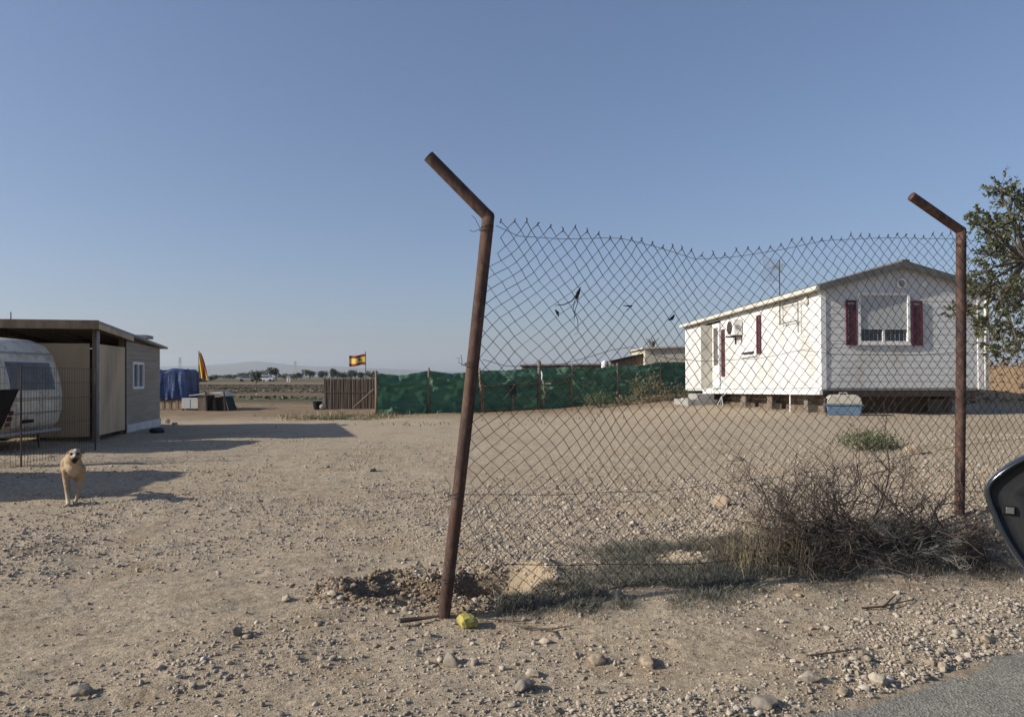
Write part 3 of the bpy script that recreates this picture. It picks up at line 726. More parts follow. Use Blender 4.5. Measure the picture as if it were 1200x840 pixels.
# front window
wf = MB(); X0, X1, Z0, Z1 = .87, 2.12, 1.02, 2.20
for a in ((X0, X0 + .06, Z0, Z1), (X1 - .06, X1, Z0, Z1), (X0 + .06, X1 - .06, Z0, Z0 + .06), (X0 + .06, X1 - .06, Z1 - .06, Z1)): wf.box(a[0], a[1], -.045, .05, a[2], a[3])
wf.box(X0 - .015, X1 + .015, -.06, .0, Z0 - .035, Z0 - .002); wf.box((X0 + X1) / 2 - .03, (X0 + X1) / 2 + .03, -.010, .03, Z0 + .06, Z0 + .34)
win = wf.build('window', M['trimw'], HOME, bevel=.004)
MB().box(X0 + .06, X1 - .06, .02, .028, Z0 + .06, Z1 - .06).build('pane', M['glass'], win)
sl = MB(); zz = Z0 + .335
while zz < Z1 - .08: sl.add([(X0 + .065, -.018, zz), (X1 - .065, -.018, zz), (X1 - .065, -.006, zz + .04), (X0 + .065, -.006, zz + .04), (X0 + .065, .012, zz), (X1 - .065, .012, zz), (X1 - .065, .012, zz + .04), (X0 + .065, .012, zz + .04)], [(0, 1, 2, 3), (4, 7, 6, 5), (0, 4, 5, 1), (1, 5, 6, 2), (2, 6, 7, 3), (3, 7, 4, 0)]); zz += .042
sl.build('roller_shutter', M['slat'], win)
cb = MB()
for q in range(11): cb.box(X0 + .07 + q * .105, X0 + .078 + q * .105, .012, .018, Z0 + .06, Z0 + .335)
cb.build('insect_bars', M['grey'], win)
def shutter(x0, x1, z0, z1, plane, name='shutter'):
    s = MB(); n = int((z1 - z0 - .1) / .05)
    def bx(a, b2, c, d, e0, e1):
        if plane == 'f': s.box(a, b2, -.05 + e0, -.02 + e1, c, d)
        else: s.box(-.048 + e0, -.018 + e1, a, b2, c, d)
    bx(x0, x0 + .04, z0, z1, 0, 0); bx(x1 - .04, x1, z0, z1, 0, 0); bx(x0 + .04, x1 - .04, z0, z0 + .05, 0, 0); bx(x0 + .04, x1 - .04, z1 - .05, z1, 0, 0)
    for q in range(n): bx(x0 + .04, x1 - .04, z0 + .052 + q * .05, z0 + .09 + q * .05, .012, -.004)
    return s.build(name, M['maroon'], HOME)
shutter(.575, .82, .98, 2.02, 'f'); shutter(2.165, 2.42, .98, 2.02, 'f')
# vents
def torus(mbx, c, R_, r, n=24, m=8):
    pts = [(c[0] + R_ * math.cos(2 * math.pi * i / n), c[1], c[2] + R_ * math.sin(2 * math.pi * i / n)) for i in range(n + 1)]; mbx.tube(pts, r, m, False); return mbx
torus(MB(), (1.93, -.035, 2.42), .10, .026).build('vent_ring', M['trimw'], HOME, True)
MB().tube([(1.93, -.012, 2.42), (1.93, -.028, 2.42)], .085, 20).build('vent_grille', M['conc'], HOME)
MB().tube([(2.47, -.012, 2.41), (2.47, -.05, 2.41)], .06, 18).build('round_lamp', M['trimw'], HOME)
# side window behind its roller blind, with sill
sw = MB()
for a in ((3.62, 3.67, .95, 2.0), (4.57, 4.62, .95, 2.0), (3.67, 4.57, .95, 1.0), (3.67, 4.57, 1.95, 2.0)): sw.box(-.035, .03, a[0], a[1], a[2], a[3])
sw.box(-.07, -.012, 3.58, 4.66, .90, .948)
s2 = sw.build('window', M['trimw'], HOME)
sl = MB(); zz = 1.0
while zz < 1.94: sl.box(-.02, .0, 3.67, 4.57, zz, zz + .04); zz += .042
sl.build('roller_shutter', M['trimw'], s2)
MB().box(-.10, -.015, 3.75, 4.5, .99, 1.035).build('window_ledge', M['black'], s2)
shutter(3.30, 3.55, .95, 2.02, 's'); shutter(6.05, 6.28, .38, 1.85, 's')
# door recess with door
dr = MB().box(.02, .05, 6.42, 7.92, .0, 2.1); dr.build('door_panel', M['cream'], HOME)
dd = MB().box(-.05, -.01, 6.44, 7.06, .02, 2.08); do = dd.build('door', M['trimw'], HOME)
MB().box(-.058, -.051, 6.56, 6.94, .75, 1.95).build('pane', M['greyglass'], do)
MB().box(-.10, -.055, 6.47, 6.50, .95, 1.08).build('handle', M['grey'], do)
MB().box(-.42, -.02, 7.08, 7.12, .02, 2.06).build('open_shutter_leaf', M['cream'], HOME)
# air conditioner
ac = MB().box(-.30, -.05, 4.55, 5.20, 1.56, 2.02).build('air_conditioner', M['trimw'], HOME, bevel=.015)
MB().tube([(-.18, 4.548, 1.78), (-.18, 4.538, 1.78)], .08, 20).build('side_cover', M['grey'], ac)
torus(MB(), (0, 0, 0), .19, .010).build('fan_ring', M['darkmetal'], ac).matrix_local = Matrix.Translation((-.307, 4.88, 1.79)) @ Matrix.Rotation(R(90), 4, 'Z')
MB().tube([(-.301, 4.88, 1.79), (-.306, 4.88, 1.79)], .175, 24).build('fan', M['darkmetal'], ac)
for yy in (4.62, 5.12):
    br = MB(); br.box(-.32, -.02, yy - .02, yy + .02, 1.52, 1.555); br.box(-.05, -.02, yy - .02, yy + .02, 1.32, 1.518); br.build('bracket', M['darkmetal'], ac)
# lamp at eave, antenna
MB().ell((-.05, .63, 2.07), (.05, .09, .09)).build('wall_lamp', M['cream'], HOME, True)
an = MB(); an.tube([(-.10, 1.94, 1.62), (-.10, 1.94, 3.30)], .014, 8); an.tube([(-.10, 1.94, 1.64), (-.10, .94, 1.64)], .012, 6); an.tube([(-.10, .94, 1.35), (-.10, .94, 2.12)], .012, 6); an.tube([(-.10, 1.94, 2.10), (-.10, .94, 2.10)], .010, 6)
ao = an.build('antenna_mast', M['darkmetal'], HOME)
ar = MB()
ar.tube([(-.10, 2.35, 3.10), (-.10, 1.75, 3.16)], .008, 5)
for q in range(7):
    yy = 2.35 - q * .09; ar.tube([(-.32 + q * .02, yy, 3.10 + q * .01), (.12 - q * .02, yy, 3.10 + q * .01)], .005, 4)
for s_ in (-1, 1):
    for q in range(5): ar.tube([(-.34, 2.42 + .02 * q, 3.12 + s_ * (.06 + q * .055)), (.14, 2.42 + .02 * q, 3.12 + s_ * (.06 + q * .055))], .005, 4)
    for xx in (-.34, -.1, .14): ar.tube([(xx, 2.40, 3.12), (xx, 2.52, 3.12 + s_ * .30)], .005, 4)
ar.build('antenna', M['grey'], ao)
# chassis, skirt, supports
MB().box(-.06, .02, .0, 8.0, -.155, -.065).build('skirt_rail', M['trimw'], HOME)
MB().box(.04, W - .04, .02, .10, -.20, -.064).build('front_beam', M['darkmetal'], HOME)
for xx in (.6, W - .75): MB().box(xx, xx + .12, .25, LN - .3, -.27, -.064).build('chassis_beam', M['darkmetal'], HOME)
for q, (xx, yy) in enumerate([(.45, 1.3), (.45, 3.4), (.45, 5.4), (.4, 7.6), (W - .6, .9), (W - .6, 4.0), (W - .6, 8.0), (1.9, 3.0), (.2, 9.3)]):
    pr = MB(); hh = .60
    for lv in range(3): pr.box(xx - .2 + .01 * lv, xx + .2 - .012 * lv, yy - .1 + .012 * (lv % 2), yy + .1, -.08 - .19 * (lv + 1) - .10, -.08 - .19 * lv - .104)
    pr.build('block_pier', M['pier'], HOME)
MB().tube([(.9, 4.6, -.34), (1.12, 4.6, -.34)], .30, 24).build('wheel', M['black'], HOME, True)
MB().tube([(2.7, 4.6, -.34), (2.92, 4.6, -.34)], .30, 24).build('wheel', M['black'], HOME, True)
for q in (.3, 2.1): MB().box(.09, .12, 2.6 + q, 2.9 + q, -.62, -.16).build('skirt_board', M['woodd'], HOME)
B(.52, .56, .5, 8.6, -.66, -.07).build('underfloor_shade_board', M['woodd'], HOME); B(.5, W - .1, .9, .94, -.66, -.07).build('underfloor_shade_board', M['woodd'], HOME)  # added dark boards that stand in for the shade under the floor
MB().tube([(-.03, 1.55, -.10), (-.03, 1.55, -.60)], .018, 8).build('drain_pipe', M['trimw'], HOME)
jk = MB()
for s_ in (-1, 1): jk.tube([(-.1, 6.1 + .12 * s_, -.6), (-.1, 6.1, -.25)], .02, 6)
jk.tube([(-.28, 6.1, -.6), (-.1, 6.1, -.25)], .02, 6); jk.tube([(-.1, 6.1, -.25), (-.05, 5.7, -.1)], .02, 6)
jk.build('screw_jack', M['grey'], HOME)
# steps at the door: a thing resting on the ground
sx_, sy_ = 7.12 + (-.45) * math.cos(R(4.5)) - 7.4 * math.sin(R(4.5)), 17 + 7.4 * math.cos(R(4.5)) - .45 * math.sin(R(4.5))
st = thing('door_steps', 'low block steps and slab below the side door of the white home', 'steps', (sx_, sy_, T(sx_, sy_)), (0, 0, R(4.5)))
B(-.55, .42, -.75, .75, -.05, .16).build('slab', M['conc'], st); B(-.15, .40, -.5, .5, .162, .34).build('step', M['conc'], st, bevel=.01)
bx_, by_ = PX(808, 24.2), 24.2
for i, (ax, ay, lab) in enumerate([(PX(806, 24.5), 24.5, 'hollow grey block left of the steps under the white home'), (PX(815, 24.8), 24.8, 'hollow grey block nearest the steps under the far end of the home')]):
    tt = MB(); 
    for a in ((-.2, -.16), (-.02, .02), (.16, .2)): tt.box(a[0], a[1], -.1, .1, 0, .2)
    tt.box(-.16, .16, -.1, .1, 0, .03); tt.box(-.16, .16, -.1, .1, .17, .2)
    o = tt.build('hollow_block', M['trimw']); o.location = (ax, ay, T(ax, ay) + .0); tag(o, lab, 'block', 'hollow blocks by the home')
# pet carrier
cx_, cy_ = PX(988, 16.6), 16.6
pc = thing('pet_carrier', 'pet carrier with beige top and blue base on the ground at the home corner', 'pet carrier', (cx_, cy_, T(cx_, cy_)), (0, 0, R(-16)))
pb = MB().prism([(-.33, 0), (.33, 0), (.37, .22), (-.37, .22)], -.22, .22); pbo = pb.build('base', M['bluep'], pc, bevel=.02)
B(-.39, .39, -.24, .24, .222, .245).build('rim', M['bluep'], pbo)
tp = MB().prism([(-.37, .247), (.37, .247), (.33, .40), (.25, .46), (-.25, .46), (-.33, .40)], -.22, .22); tpo = tp.build('top', M['beigep'], pc, bevel=.02)
MB().tube([(-.08, 0, .46), (-.08, 0, .50), (.08, 0, .50), (.08, 0, .46)], .012, 6).build('handle', M['beigep'], tpo)
dg = MB()
for q in range(6): dg.tube([(-.385, -.12 + q * .048, .06), (-.385, -.12 + q * .048, .38)], .005, 4)
for q in range(3): dg.tube([(-.385, -.13, .10 + q * .12), (-.385, .13, .10 + q * .12)], .005, 4)
dg.build('wire_door', M['darkmetal'], pc)
B(-.378, -.371, -.14, .14, .05, .39).build('door_opening', M['black'], pc)

# ------------------------------------------------------------------ green net fence
gnf = [(441, 437, 487), (470, 438, 487), (503, 434, 486), (530, 436, 484), (562, 434, 483), (600, 432, 481), (632, 430, 480), (670, 429, 478), (697, 430, 477), (723, 428, 476), (750, 427, 473), (773, 424, 470), (803, 423, 469), (850, 421, 468)]
GF = thing('netting_fence', 'green shade netting fence on rough wooden stakes at the back of the yard', 'fence', (PX(441, 26), 26, 0))
def gd(px): return 26 + (px - 441) / 362 * 3.5
o_ = Vector((-PX(441, 26), -26, 0))
def gpt(px, t, out=0):
    d = gd(px); x = PX(px, d); top = PZ(float(np.interp(px, [a[0] for a in gnf], [a[1] for a in gnf])), d); g = T(x, d) - .02
    return Vector((x, d - out, g + (top - g) * t)) + o_
def netpanel(a, b_, t0=0, t1=1, seed=0, m=None):
    nu = max(4, int((b_ - a) / 1.1)); nv = 22; v = []; f = []
    for i in range(nu + 1):
        px = a + (b_ - a) * i / nu
        for j in range(nv + 1):
            t = t0 + (t1 - t0) * j / nv; s = i / nu
            d = sv(px * .06 + seed, t * 5, 81) * .30 + sv(px * .16 + t * 2, t * 12, 82) * .16
            sag = -.05 * math.sin(s * math.pi) * t + sv(px * .5, .5, 83) * .03
            q = gpt(px, t, float(d) + .05); q.z += sag; v.append(q)
    for i in range(nu):
        for j in range(nv): f.append((i * (nv + 1) + j, (i + 1) * (nv + 1) + j, (i + 1) * (nv + 1) + j + 1, i * (nv + 1) + j + 1))
    return MB().add(v, f).build('net_panel', m or M['net'], GF, True, fix=False)
stk = [441, 503, 562, 632, 670, 723, 773, 806]
pan = [441, 503, 562, 632, 670, 723, 773, 850]
for a, b_ in zip(pan[:-1], pan[1:]): netpanel(a + .3, b_ - .3, 0, 1, a)
for i, s_ in enumerate(stk):
    g = gpt(s_, -.1, .10); t = gpt(s_, 1.06 if s_ != 632 else 1.14, .10); q = random.Random(i); mid = g.lerp(t, .5) + Vector((q.uniform(-.04, .04), 0, 0))
    MB().tube([g, mid, t], [.05, .045, .035] if s_ != 632 else [.07, .065, .06], 8).build('stake', M['woodd'] if i % 2 else M['woodl'], GF, True)
for a, b_, t in ((562, 632, .62), (632, 670, .62), (562, 632, .05)):
    MB().tube([gpt(a, t, .16), gpt(b_, t, .16)], .028, 6).build('rail', M['woodd'], GF)
MB().tube([gpt(655, .95, .14), gpt(668, .6, .16)], .025, 6).build('brace', M['woodl'], GF)
for a in (565, 567): MB().tube([gpt(a, -.03, .2), gpt(a - 1, .66, .2)], .03, 6).build('gate_stile', M['woodl'], GF)
MB().tube([gpt(601, -.03, .2), gpt(601, .45, .2)], .03, 6).build('gate_stile', M['woodl'], GF)
# mailbox and white fixture on the netting
q = gpt(601, .5, .3) - o_; mbx = thing('letter_box', 'small black letter box fixed in front of the green netting', 'letter box', q)
MB().box(-.11, .11, -.08, .08, -.16, .12).build('box_body', M['black'], mbx, bevel=.012); MB().prism([(-.13, .122), (.13, .122), (.10, .17), (-.10, .17)], -.1, .1).build('lid', M['black'], mbx)
q = gpt(636, .62, .25) - o_; tp_ = thing('wall_tap', 'white bent pipe above a small shelf in front of the green netting', 'pipe', q)
MB().tube([(-.06, 0, .45), (-.03, 0, .30), (-.05, 0, .15), (.02, -.05, .03)], [.018, .026, .02, .03], 8).build('pipe', M['trimw'], tp_, True)
B(-.02, .30, -.12, .12, -.03, 0).build('shelf', M['plaster'], tp_); MB().tube([(.03, 0, -.03), (.03, 0, -.85)], .028, 6).build('leg', M['woodl'], tp_)

# ------------------------------------------------------------------ huts behind the net fence
def hut(px0, px1, ytop0, ytop1, d, depth, m, name, label, cat, roofm=None, z0=0.2):
    x0, x1 = PX(px0, d), PX(px1, d); t = thing(name, label, cat, (x0, d, z0)); w = x1 - x0
    za, zb = PZ(ytop0, d) - z0, PZ(ytop1, d) - z0
    MB().prism([(0, -.3), (w, -.3), (w, zb), (0, za)], 0, depth).build('wall', m, t)
    s = (zb - za) / w
    r_ = MB().prism([(-.12, za - .12 * s + .003), (w + .12, zb + .12 * s + .003), (w + .12, zb + .12 * s + .07), (-.12, za - .12 * s + .07)], -.12, depth + .12)
    r_.build('roof', roofm or M['rooftile'], t); return t
t = hut(756, 812, 409, 407, 33, 4, M['plaster'], 'hut', 'pale rendered hut with shallow roof rising behind the green netting', 'hut', M['plaster'])
B(.25, .9, -.03, -.002, .7, 1.2).build('window', M['black'], t)
t = hut(719, 754, 424, 416, 33.5, 2.6, M['woodd'], 'lean_to', 'dark sloping lean-to roof next to the pale hut behind the netting', 'lean-to', M['black'])
t = hut(612, 716, 428.5, 427.5, 34, 3, M['woodd'], 'long_shed', 'long low shed with thin pale roof line behind the green netting', 'shed', M['conc'])
t = thing('water_drum', 'small whitish drum standing left of the dark lean-to roof', 'drum', (PX(712, 33), 33, PZ(430.5, 33)))
MB().tube([(-.15, 0, -.1), (-.15, 0, .2), (-.12, 0, .3)], [.13, .13, .05], 12).build('drum_body', M['trimw'], t); MB().tube([(.1, 0, -.1), (.1, 0, .27)], [.09, .07], 10).build('side_can', M['beigep'], t)
# agave-like plant on hut
def spiky(px, py, d, h, n, label, m, name='spiky_plant', seed=0, spread=.6, cat='plant', base=None, w=.03, group=None):
    q = random.Random(seed); mb = MB()
    for i in range(n):
        a = q.uniform(0, 6.28); s = q.uniform(0, spread); l = h * q.uniform(.6, 1); dx, dy = math.cos(a) * s, math.sin(a) * s
        p0 = Vector((dx * .08, dy * .08, 0)); p1 = Vector((dx * l * .45, dy * l * .45, l * .6)); p2 = Vector((dx * l, dy * l, l * q.uniform(.8, 1)))
        mb.tube([p0, p1, p2], [w, w * .7, w * .1], 4)
    o = mb.build(name, m); x = PX(px, d); o.location = (x, d, PZ(py, d) if base is None else base); return tag(o, label, cat, group)
spiky(764, 409, 33.3, .62, 26, 'spiky plant standing on the roof edge of the pale hut', mat('grey_spike', (.12, .13, .11), (.2, .2, .17)), seed=3, spread=.8)

# ------------------------------------------------------------------ reed screen and flags
def flag_tex(stripes):
    m, nt, b = newmat('flag_cloth'); b.inputs['Roughness'].default_value = .8
    tc = node(nt, 'ShaderNodeTexCoord'); sx = node(nt, 'ShaderNodeSeparateXYZ'); L(nt, tc.outputs['UV'], sx.inputs[0])
    cr = node(nt, 'ShaderNodeValToRGB'); cr.color_ramp.interpolation = 'CONSTANT'; e = cr.color_ramp.elements
    e[0].position = 0; e[0].color = (.22, .02, .025, 1); e[1].position = .25; e[1].color = (.70, .54, .10, 1); q = e.new(.75); q.color = (.22, .02, .025, 1)
    L(nt, sx.outputs['Y'], cr.inputs['Fac']); L(nt, cr.outputs[0], b.inputs['Base Color']); return m
FM = flag_tex(0)
def grid_uv(o, nu, nv):
    me = o.data; uv = me.uv_layers.new(name='UVMap')
    for l in me.loops:
        i = l.vertex_index; uv.data[l.index].uv = ((i // (nv + 1)) / nu, (i % (nv + 1)) / nv)
def reedfence(px0, px1, ytop, ybase, label):
    d = 31.5; t = thing('reed_screen', label, 'fence', (PX(px0, d), d, 0)); w = PX(px1, d) - PX(px0, d); zt = PZ(ytop, d); zb = -.12
    q = random.Random(2); mb = MB(); x = 0; 
    while x < w:
        r = q.uniform(.008, .014); mb.tube([(x, q.uniform(-.02, .02), zb), (x + q.uniform(-.01, .01), q.uniform(-.02, .02), zt + q.uniform(-.04, .02))], r, 4); x += r * 1.25
    mb.build('reed_panel', M['reed'], t)
    B(0, w, .03, .05, zb, zt - .05).build('backing_sheet', M['reed'], t)
    for zz in (.62,): MB().tube([(0, -.03, zz), (w, -.03, zz)], .010, 5).build('rail', M['woodd'], t)
    for k_ in range(5): MB().tube([(w * k_ / 4, .09, zb), (w * k_ / 4, .09, zt + .05)], .03, 6).build('post', M['woodd'], t)
    MB().tube([(w - .9, -.3, -.05), (w - .05, -.1, .75)], .03, 6).build('brace', M['woodl'], t)
reedfence(380, 440, 443.5, 474, 'low brown reed screen between the open fields and the green netting')
fd = 33.0; fx = PX(428.5, fd)
fl = thing('flag', 'red and yellow striped flag flying left from a thin pole above the reed screen', 'flag', (fx, fd, 0))
MB().tube([(0, 0, 0), (0, 0, PZ(412, fd))], .018, 8).build('pole', M['darkmetal'], fl)
nu, nv = 24, 10; v = []; f = []
fw = .72; zt = PZ(415, fd); fh = .47
for i in range(nu + 1):
    for j in range(nv + 1):
        s = i / nu; t = j / nv; v.append((-.02 - s * fw, .05 * math.sin(s * 9) * s, zt - fh + t * fh - .09 * s + .02 * math.sin(s * 7 + t)))
for i in range(nu):
    for j in range(nv): f.append((i * (nv + 1) + j, (i + 1) * (nv + 1) + j, (i + 1) * (nv + 1) + j + 1, i * (nv + 1) + j + 1))
fo = MB().add(v, f).build('flag_cloth', FM, fl, True, fix=False); grid_uv(fo, nu, nv)
MB().prism([(-.33, zt - .31), (-.27, zt - .31), (-.235, zt - .26), (-.235, zt - .17), (-.37, zt - .17), (-.37, zt - .26)], -.012, .06).build('coat_of_arms', M['maroon'], fo)
fd2 = 52.0; fl2 = thing('flag', 'limp yellow and red flag hanging on a pole behind the blue tarpaulin', 'flag', (PX(233, fd2), fd2, 0))
MB().tube([(0, 0, 0), (0, 0, PZ(411, fd2))], .03, 8).build('pole', M['darkmetal'], fl2)
v = []; f = []; nu, nv = 14, 20; z1_ = PZ(413, fd2); z0_ = PZ(442, fd2)
for i in range(nu + 1):
    for j in range(nv + 1):
        s = i / nu; t = j / nv; wd = .10 + .62 * (1 - t) ** .8
        v.append((.0 + s * wd, .08 * math.sin(s * 12 + t * 2), z0_ + (z1_ - z0_) * t - .25 * s * (1 - t) * (1 if t < .3 else .5)))
for i in range(nu):
    for j in range(nv): f.append((i * (nv + 1) + j, (i + 1) * (nv + 1) + j, (i + 1) * (nv + 1) + j + 1, i * (nv + 1) + j + 1))
fm2, nt2, b2_ = newmat('limp_flag_cloth'); tc = node(nt2, 'ShaderNodeTexCoord'); mp2 = node(nt2, 'ShaderNodeMapping'); mp2.inputs['Rotation'].default_value = (0, 0, .5); L(nt2, tc.outputs['UV'], mp2.inputs['Vector'])
sxx = node(nt2, 'ShaderNodeSeparateXYZ'); L(nt2, mp2.outputs[0], sxx.inputs[0]); cr = node(nt2, 'ShaderNodeValToRGB'); cr.color_ramp.interpolation = 'CONSTANT'; e = cr.color_ramp.elements
e[0].color = (.72, .50, .04, 1); e[1].position = .30; e[1].color = (.38, .03, .02, 1); q = e.new(.62); q.color = (.70, .45, .04, 1); L(nt2, sxx.outputs['X'], cr.inputs['Fac']); L(nt2, cr.outputs[0], b2_.inputs['Base Color'])
fo = MB().add(v, f).build('flag_cloth', fm2, fl2, True, fix=False); grid_uv(fo, nu, nv)
# bucket and things by the reed screen
d = 31.0; bk = thing('bucket', 'dark bucket with a pale bag at the left end of the reed screen', 'bucket', (PX(372, d), d, -.08))
MB().tube([(0, 0, 0), (0, 0, .34)], [.15, .20], 14).build('bucket_body', M['black'], bk); MB().ell((.22, -.05, .12), (.16, .13, .14)).build('pale_bag', M['beigep'], bk, True)

# ------------------------------------------------------------------ tarp stack, screens
d = 30.2; x0 = PX(172, d); tt = thing('tarpaulin_stack', 'stacked goods under a creased blue tarpaulin standing on pallets beyond the shed', 'tarpaulin', (x0, d, -.08))
w = PX(218, d) - x0; zt = PZ(433, d) + .08
nu, nv = 70, 30; v = []; f = []
def rr_(a): return random.Random(a)
for i in range(nu + 1):
    s = i / nu; ang = s
    # perimeter: left side, front, right side
    Lt = [(0, 1.3), (0, 0), (w, 0), (w, 1.3)]; tot = 1.3 * 2 + w; u = s * tot
    if u < 1.3: X, Y, nX, nY = 0, 1.3 - u, -1, 0
    elif u < 1.3 + w: X, Y, nX, nY = u - 1.3, 0, 0, -1
    else: X, Y, nX, nY = w, u - 1.3 - w, 1, 0
    for j in range(nv + 1):
        t = j / nv; fold = ((sv(u * 7, t * 1.5, 91)) * .14 + (sv(u * 15, t * 3, 92)) * .05) * (1.1 - t)
        z = .42 + (sv(u * 3, .3, 93)) * .12 + (zt - .42) * t
        rnd = .0 if t < .9 else (t - .9) * 1.2
        v.append((X + nX * (fold - rnd) + (0), Y + nY * (fold - rnd), z))
for i in range(nu):
    for j in range(nv): f.append((i * (nv + 1) + j, (i + 1) * (nv + 1) + j, (i + 1) * (nv + 1) + j + 1, i * (nv + 1) + j + 1))
mb = MB().add(v, f); mb.box(.08, w - .08, .08, 1.25, zt - .06, zt - .015); mb.build('tarpaulin', M['bluet'], tt, fix=False)
B(.1, w - .1, .1, 1.2, .35, zt - .08).build('goods', M['woodd'], tt)
pl = MB()
for k_ in range(6): pl.box(.05 + k_ * (w - .2) / 5, .15 + k_ * (w - .2) / 5, .02, .12, .02, .40)
pl.box(0, w, 0, .1, 0, .05); pl.box(0, w, .05, 1.2, .36, .42); pl.build('pallets', M['woodl'], tt)
d = 29.8; t = thing('white_cabinet', 'low pale grey cabinet standing right of the blue tarpaulin', 'cabinet', (PX(213, d), d, -.08))
w = PX(232, d) - PX(213, d); B(0, w, 0, .5, .08, .50).build('cabinet_body', M['slat'], t, bevel=.01); 
for xx in (.02, w - .08): B(xx, xx + .05, .02, .07, 0, .078).build('foot', M['black'], t)
B(w / 2 - .006, w / 2 + .006, -.008, -.002, .1, .48).build('door_gap', M['grey'], t)
d = 29.6; t = thing('makeshift_shelter', 'low makeshift shelter of dark sheets under a sagging pale top', 'shelter', (PX(232, d), d, -.08))
w = PX(268, d) - PX(232, d)
MB().prism([(0, 0), (.35, 0), (.35, .62), (0, .60)], 0, .8).build('red_board', M['woodd'], t)
MB().prism([(.40, 0), (w, 0), (w - .18, .58), (.6, .52)], .05, .9).build('dark_sheet', M['black'], t)
MB().prism([(-.35, .60), (.5, .70), (.9, .69), (w - .15, .60), (w - .15, .63), (.9, .73), (.5, .74), (-.35, .63)], -.05, .95).build('pale_top', M['slat'], t)
for xx in (.38, w - .12): MB().tube([(xx, -.06, 0), (xx - .05, -.06, .8)], .03, 6).build('pole', M['darkmetal'], t)
MB().tube([(w - .16, 0, .62), (w + .05, -.15, 0)], .015, 5).build('guy_pole', M['woodd'], t)

# ------------------------------------------------------------------ shed
SHED = thing('shed', 'flat roofed shed of beige boards and grey cladding behind the caravan', 'shed', (-8.43, 15.0, -.02), (0, 0, R(11.1)))
def rz(y): return 2.36 - .062 * y
rf = MB(); rf.prism([(-.30, rz(-.3) - .0), (4.95, rz(4.95)), (4.95, rz(4.95) + .05), (-.30, rz(-.3) + .05)], -6.2, .14, 'x')
ro = rf.build('roof', M['conc'], SHED)
MB().box(-6.2, .15, -.335, -.302, rz(0) - .10, rz(0) + .075).build('fascia', M['woodl'], ro)
MB().prism([(-.30, rz(-.3) - .11), (2.0, rz(2.0) - .11), (2.0, rz(2) - .003), (-.30, rz(-.3) - .003)], .10, .138, 'x').build('side_fascia', M['beigel'], ro)
B(-.6, .05, 3.3, 3.9, rz(3.5) + .12, rz(3.5) + .20).build('roof_plank', M['conc'], ro)
for k_ in range(7): MB().prism([(-.25, rz(-.25) - .09), (4.9, rz(4.9) - .09), (4.9, rz(4.9) - .004), (-.25, rz(-.25) - .004)], -6 + k_ * .98, -5.94 + k_ * .98, 'x').build('rafter', M['woodd'], ro)
pn = MB(); x = -.12
for k_ in range(4):
    pn.box(x - 1.22, x - .004, .0, .02, .10, 1.985); x -= 1.225
pn.build('front_boards', M['beige'], SHED)
B(-5.2, -.1, .025, .06, .9, .98).build('rail', M['woodd'], SHED)
B(-.07, .0, -.01, .07, 0, rz(0) - .01).build('post', M['woodl'], SHED); B(-.11, .0, 1.74, 1.84, 0, rz(1.8) - .01).build('post', M['woodl'], SHED)
B(-5.3, -5.2, -.01, .10, 0, rz(0) - .01).build('post', M['woodl'], SHED)
B(.03, .07, -.06, -.02, .02, rz(0) - .12).build('drain_tube', M['grey'], SHED)
B(.008, .028, .11, 1.72, .12, 1.975).build('side_board', M['beigel'], SHED)
B(-.02, .02, 1.76, 1.86, .02, rz(1.8) - .02).build('dark_jamb', M['black'], SHED)
# grey cladding with planks
cl = MB(); z = .22
while z < 2.2:
    for (a, b_) in (((1.88, 4.66),) if not (1.04 < z + .1 and z < 1.62) else ((1.88, 2.28), (3.14, 4.66))):
        za = min(z + .098, rz(a) - .012); zb = min(z + .098, rz(b_) - .012)
        if zb > z and za > z: cl.add([(0, a, z), (.016, a, z), (.006, a, za), (0, a, za), (0, b_, z), (.016, b_, z), (.006, b_, zb), (0, b_, zb)], [(0, 1, 2, 3), (7, 6, 5, 4), (0, 4, 5, 1), (1, 5, 6, 2), (2, 6, 7, 3), (3, 7, 4, 0)])
    z += .1
cl.build('cladding', M['greyclad'], SHED)
B(-.09, -.002, 1.88, 2.28, .2, 2.05).build('wall', M['woodd'], SHED)
B(-.09, -.002, 3.14, 4.66, .2, 2.03).build('wall', M['woodd'], SHED)
B(-6.1, -.12, 4.55, 4.64, .0, 2.03).build('back_wall', M['woodd'], SHED); B(-6.1, -6.0, .05, 4.55, .0, 2.05).build('end_wall', M['woodd'], SHED)
B(-.10, .03, 1.88, 4.70, -.1, .215).build('plinth', mat('white_plinth', (.62, .62, .60), (.50, .49, .46), 6, .8), SHED)
wn = MB(); 
for a in ((2.28, 2.34, 1.02, 1.66), (3.08, 3.14, 1.02, 1.66), (2.34, 3.08, 1.02, 1.08), (2.34, 3.08, 1.60, 1.66), (2.68, 2.73, 1.08, 1.60)): wn.box(-.03, .045, a[0], a[1], a[2], a[3])
wo = wn.build('window', M['trimw'], SHED); B(-.012, .0, 2.34, 3.08, 1.08, 1.60).build('pane', M['greyglass'], wo)
# clutter along shed foot
for (xx, yy, lab, sd) in ((-8.15, 17.0, 'dark crumpled rubbish bag against the white plinth of the shed', 40),):
    v_, f_ = stone_shape(3, sd, .4); o = npmesh('rubbish_bag', v_ * .22, f_, M['black']); o.location = (xx, yy, .04); tag(o, lab, 'rubbish')

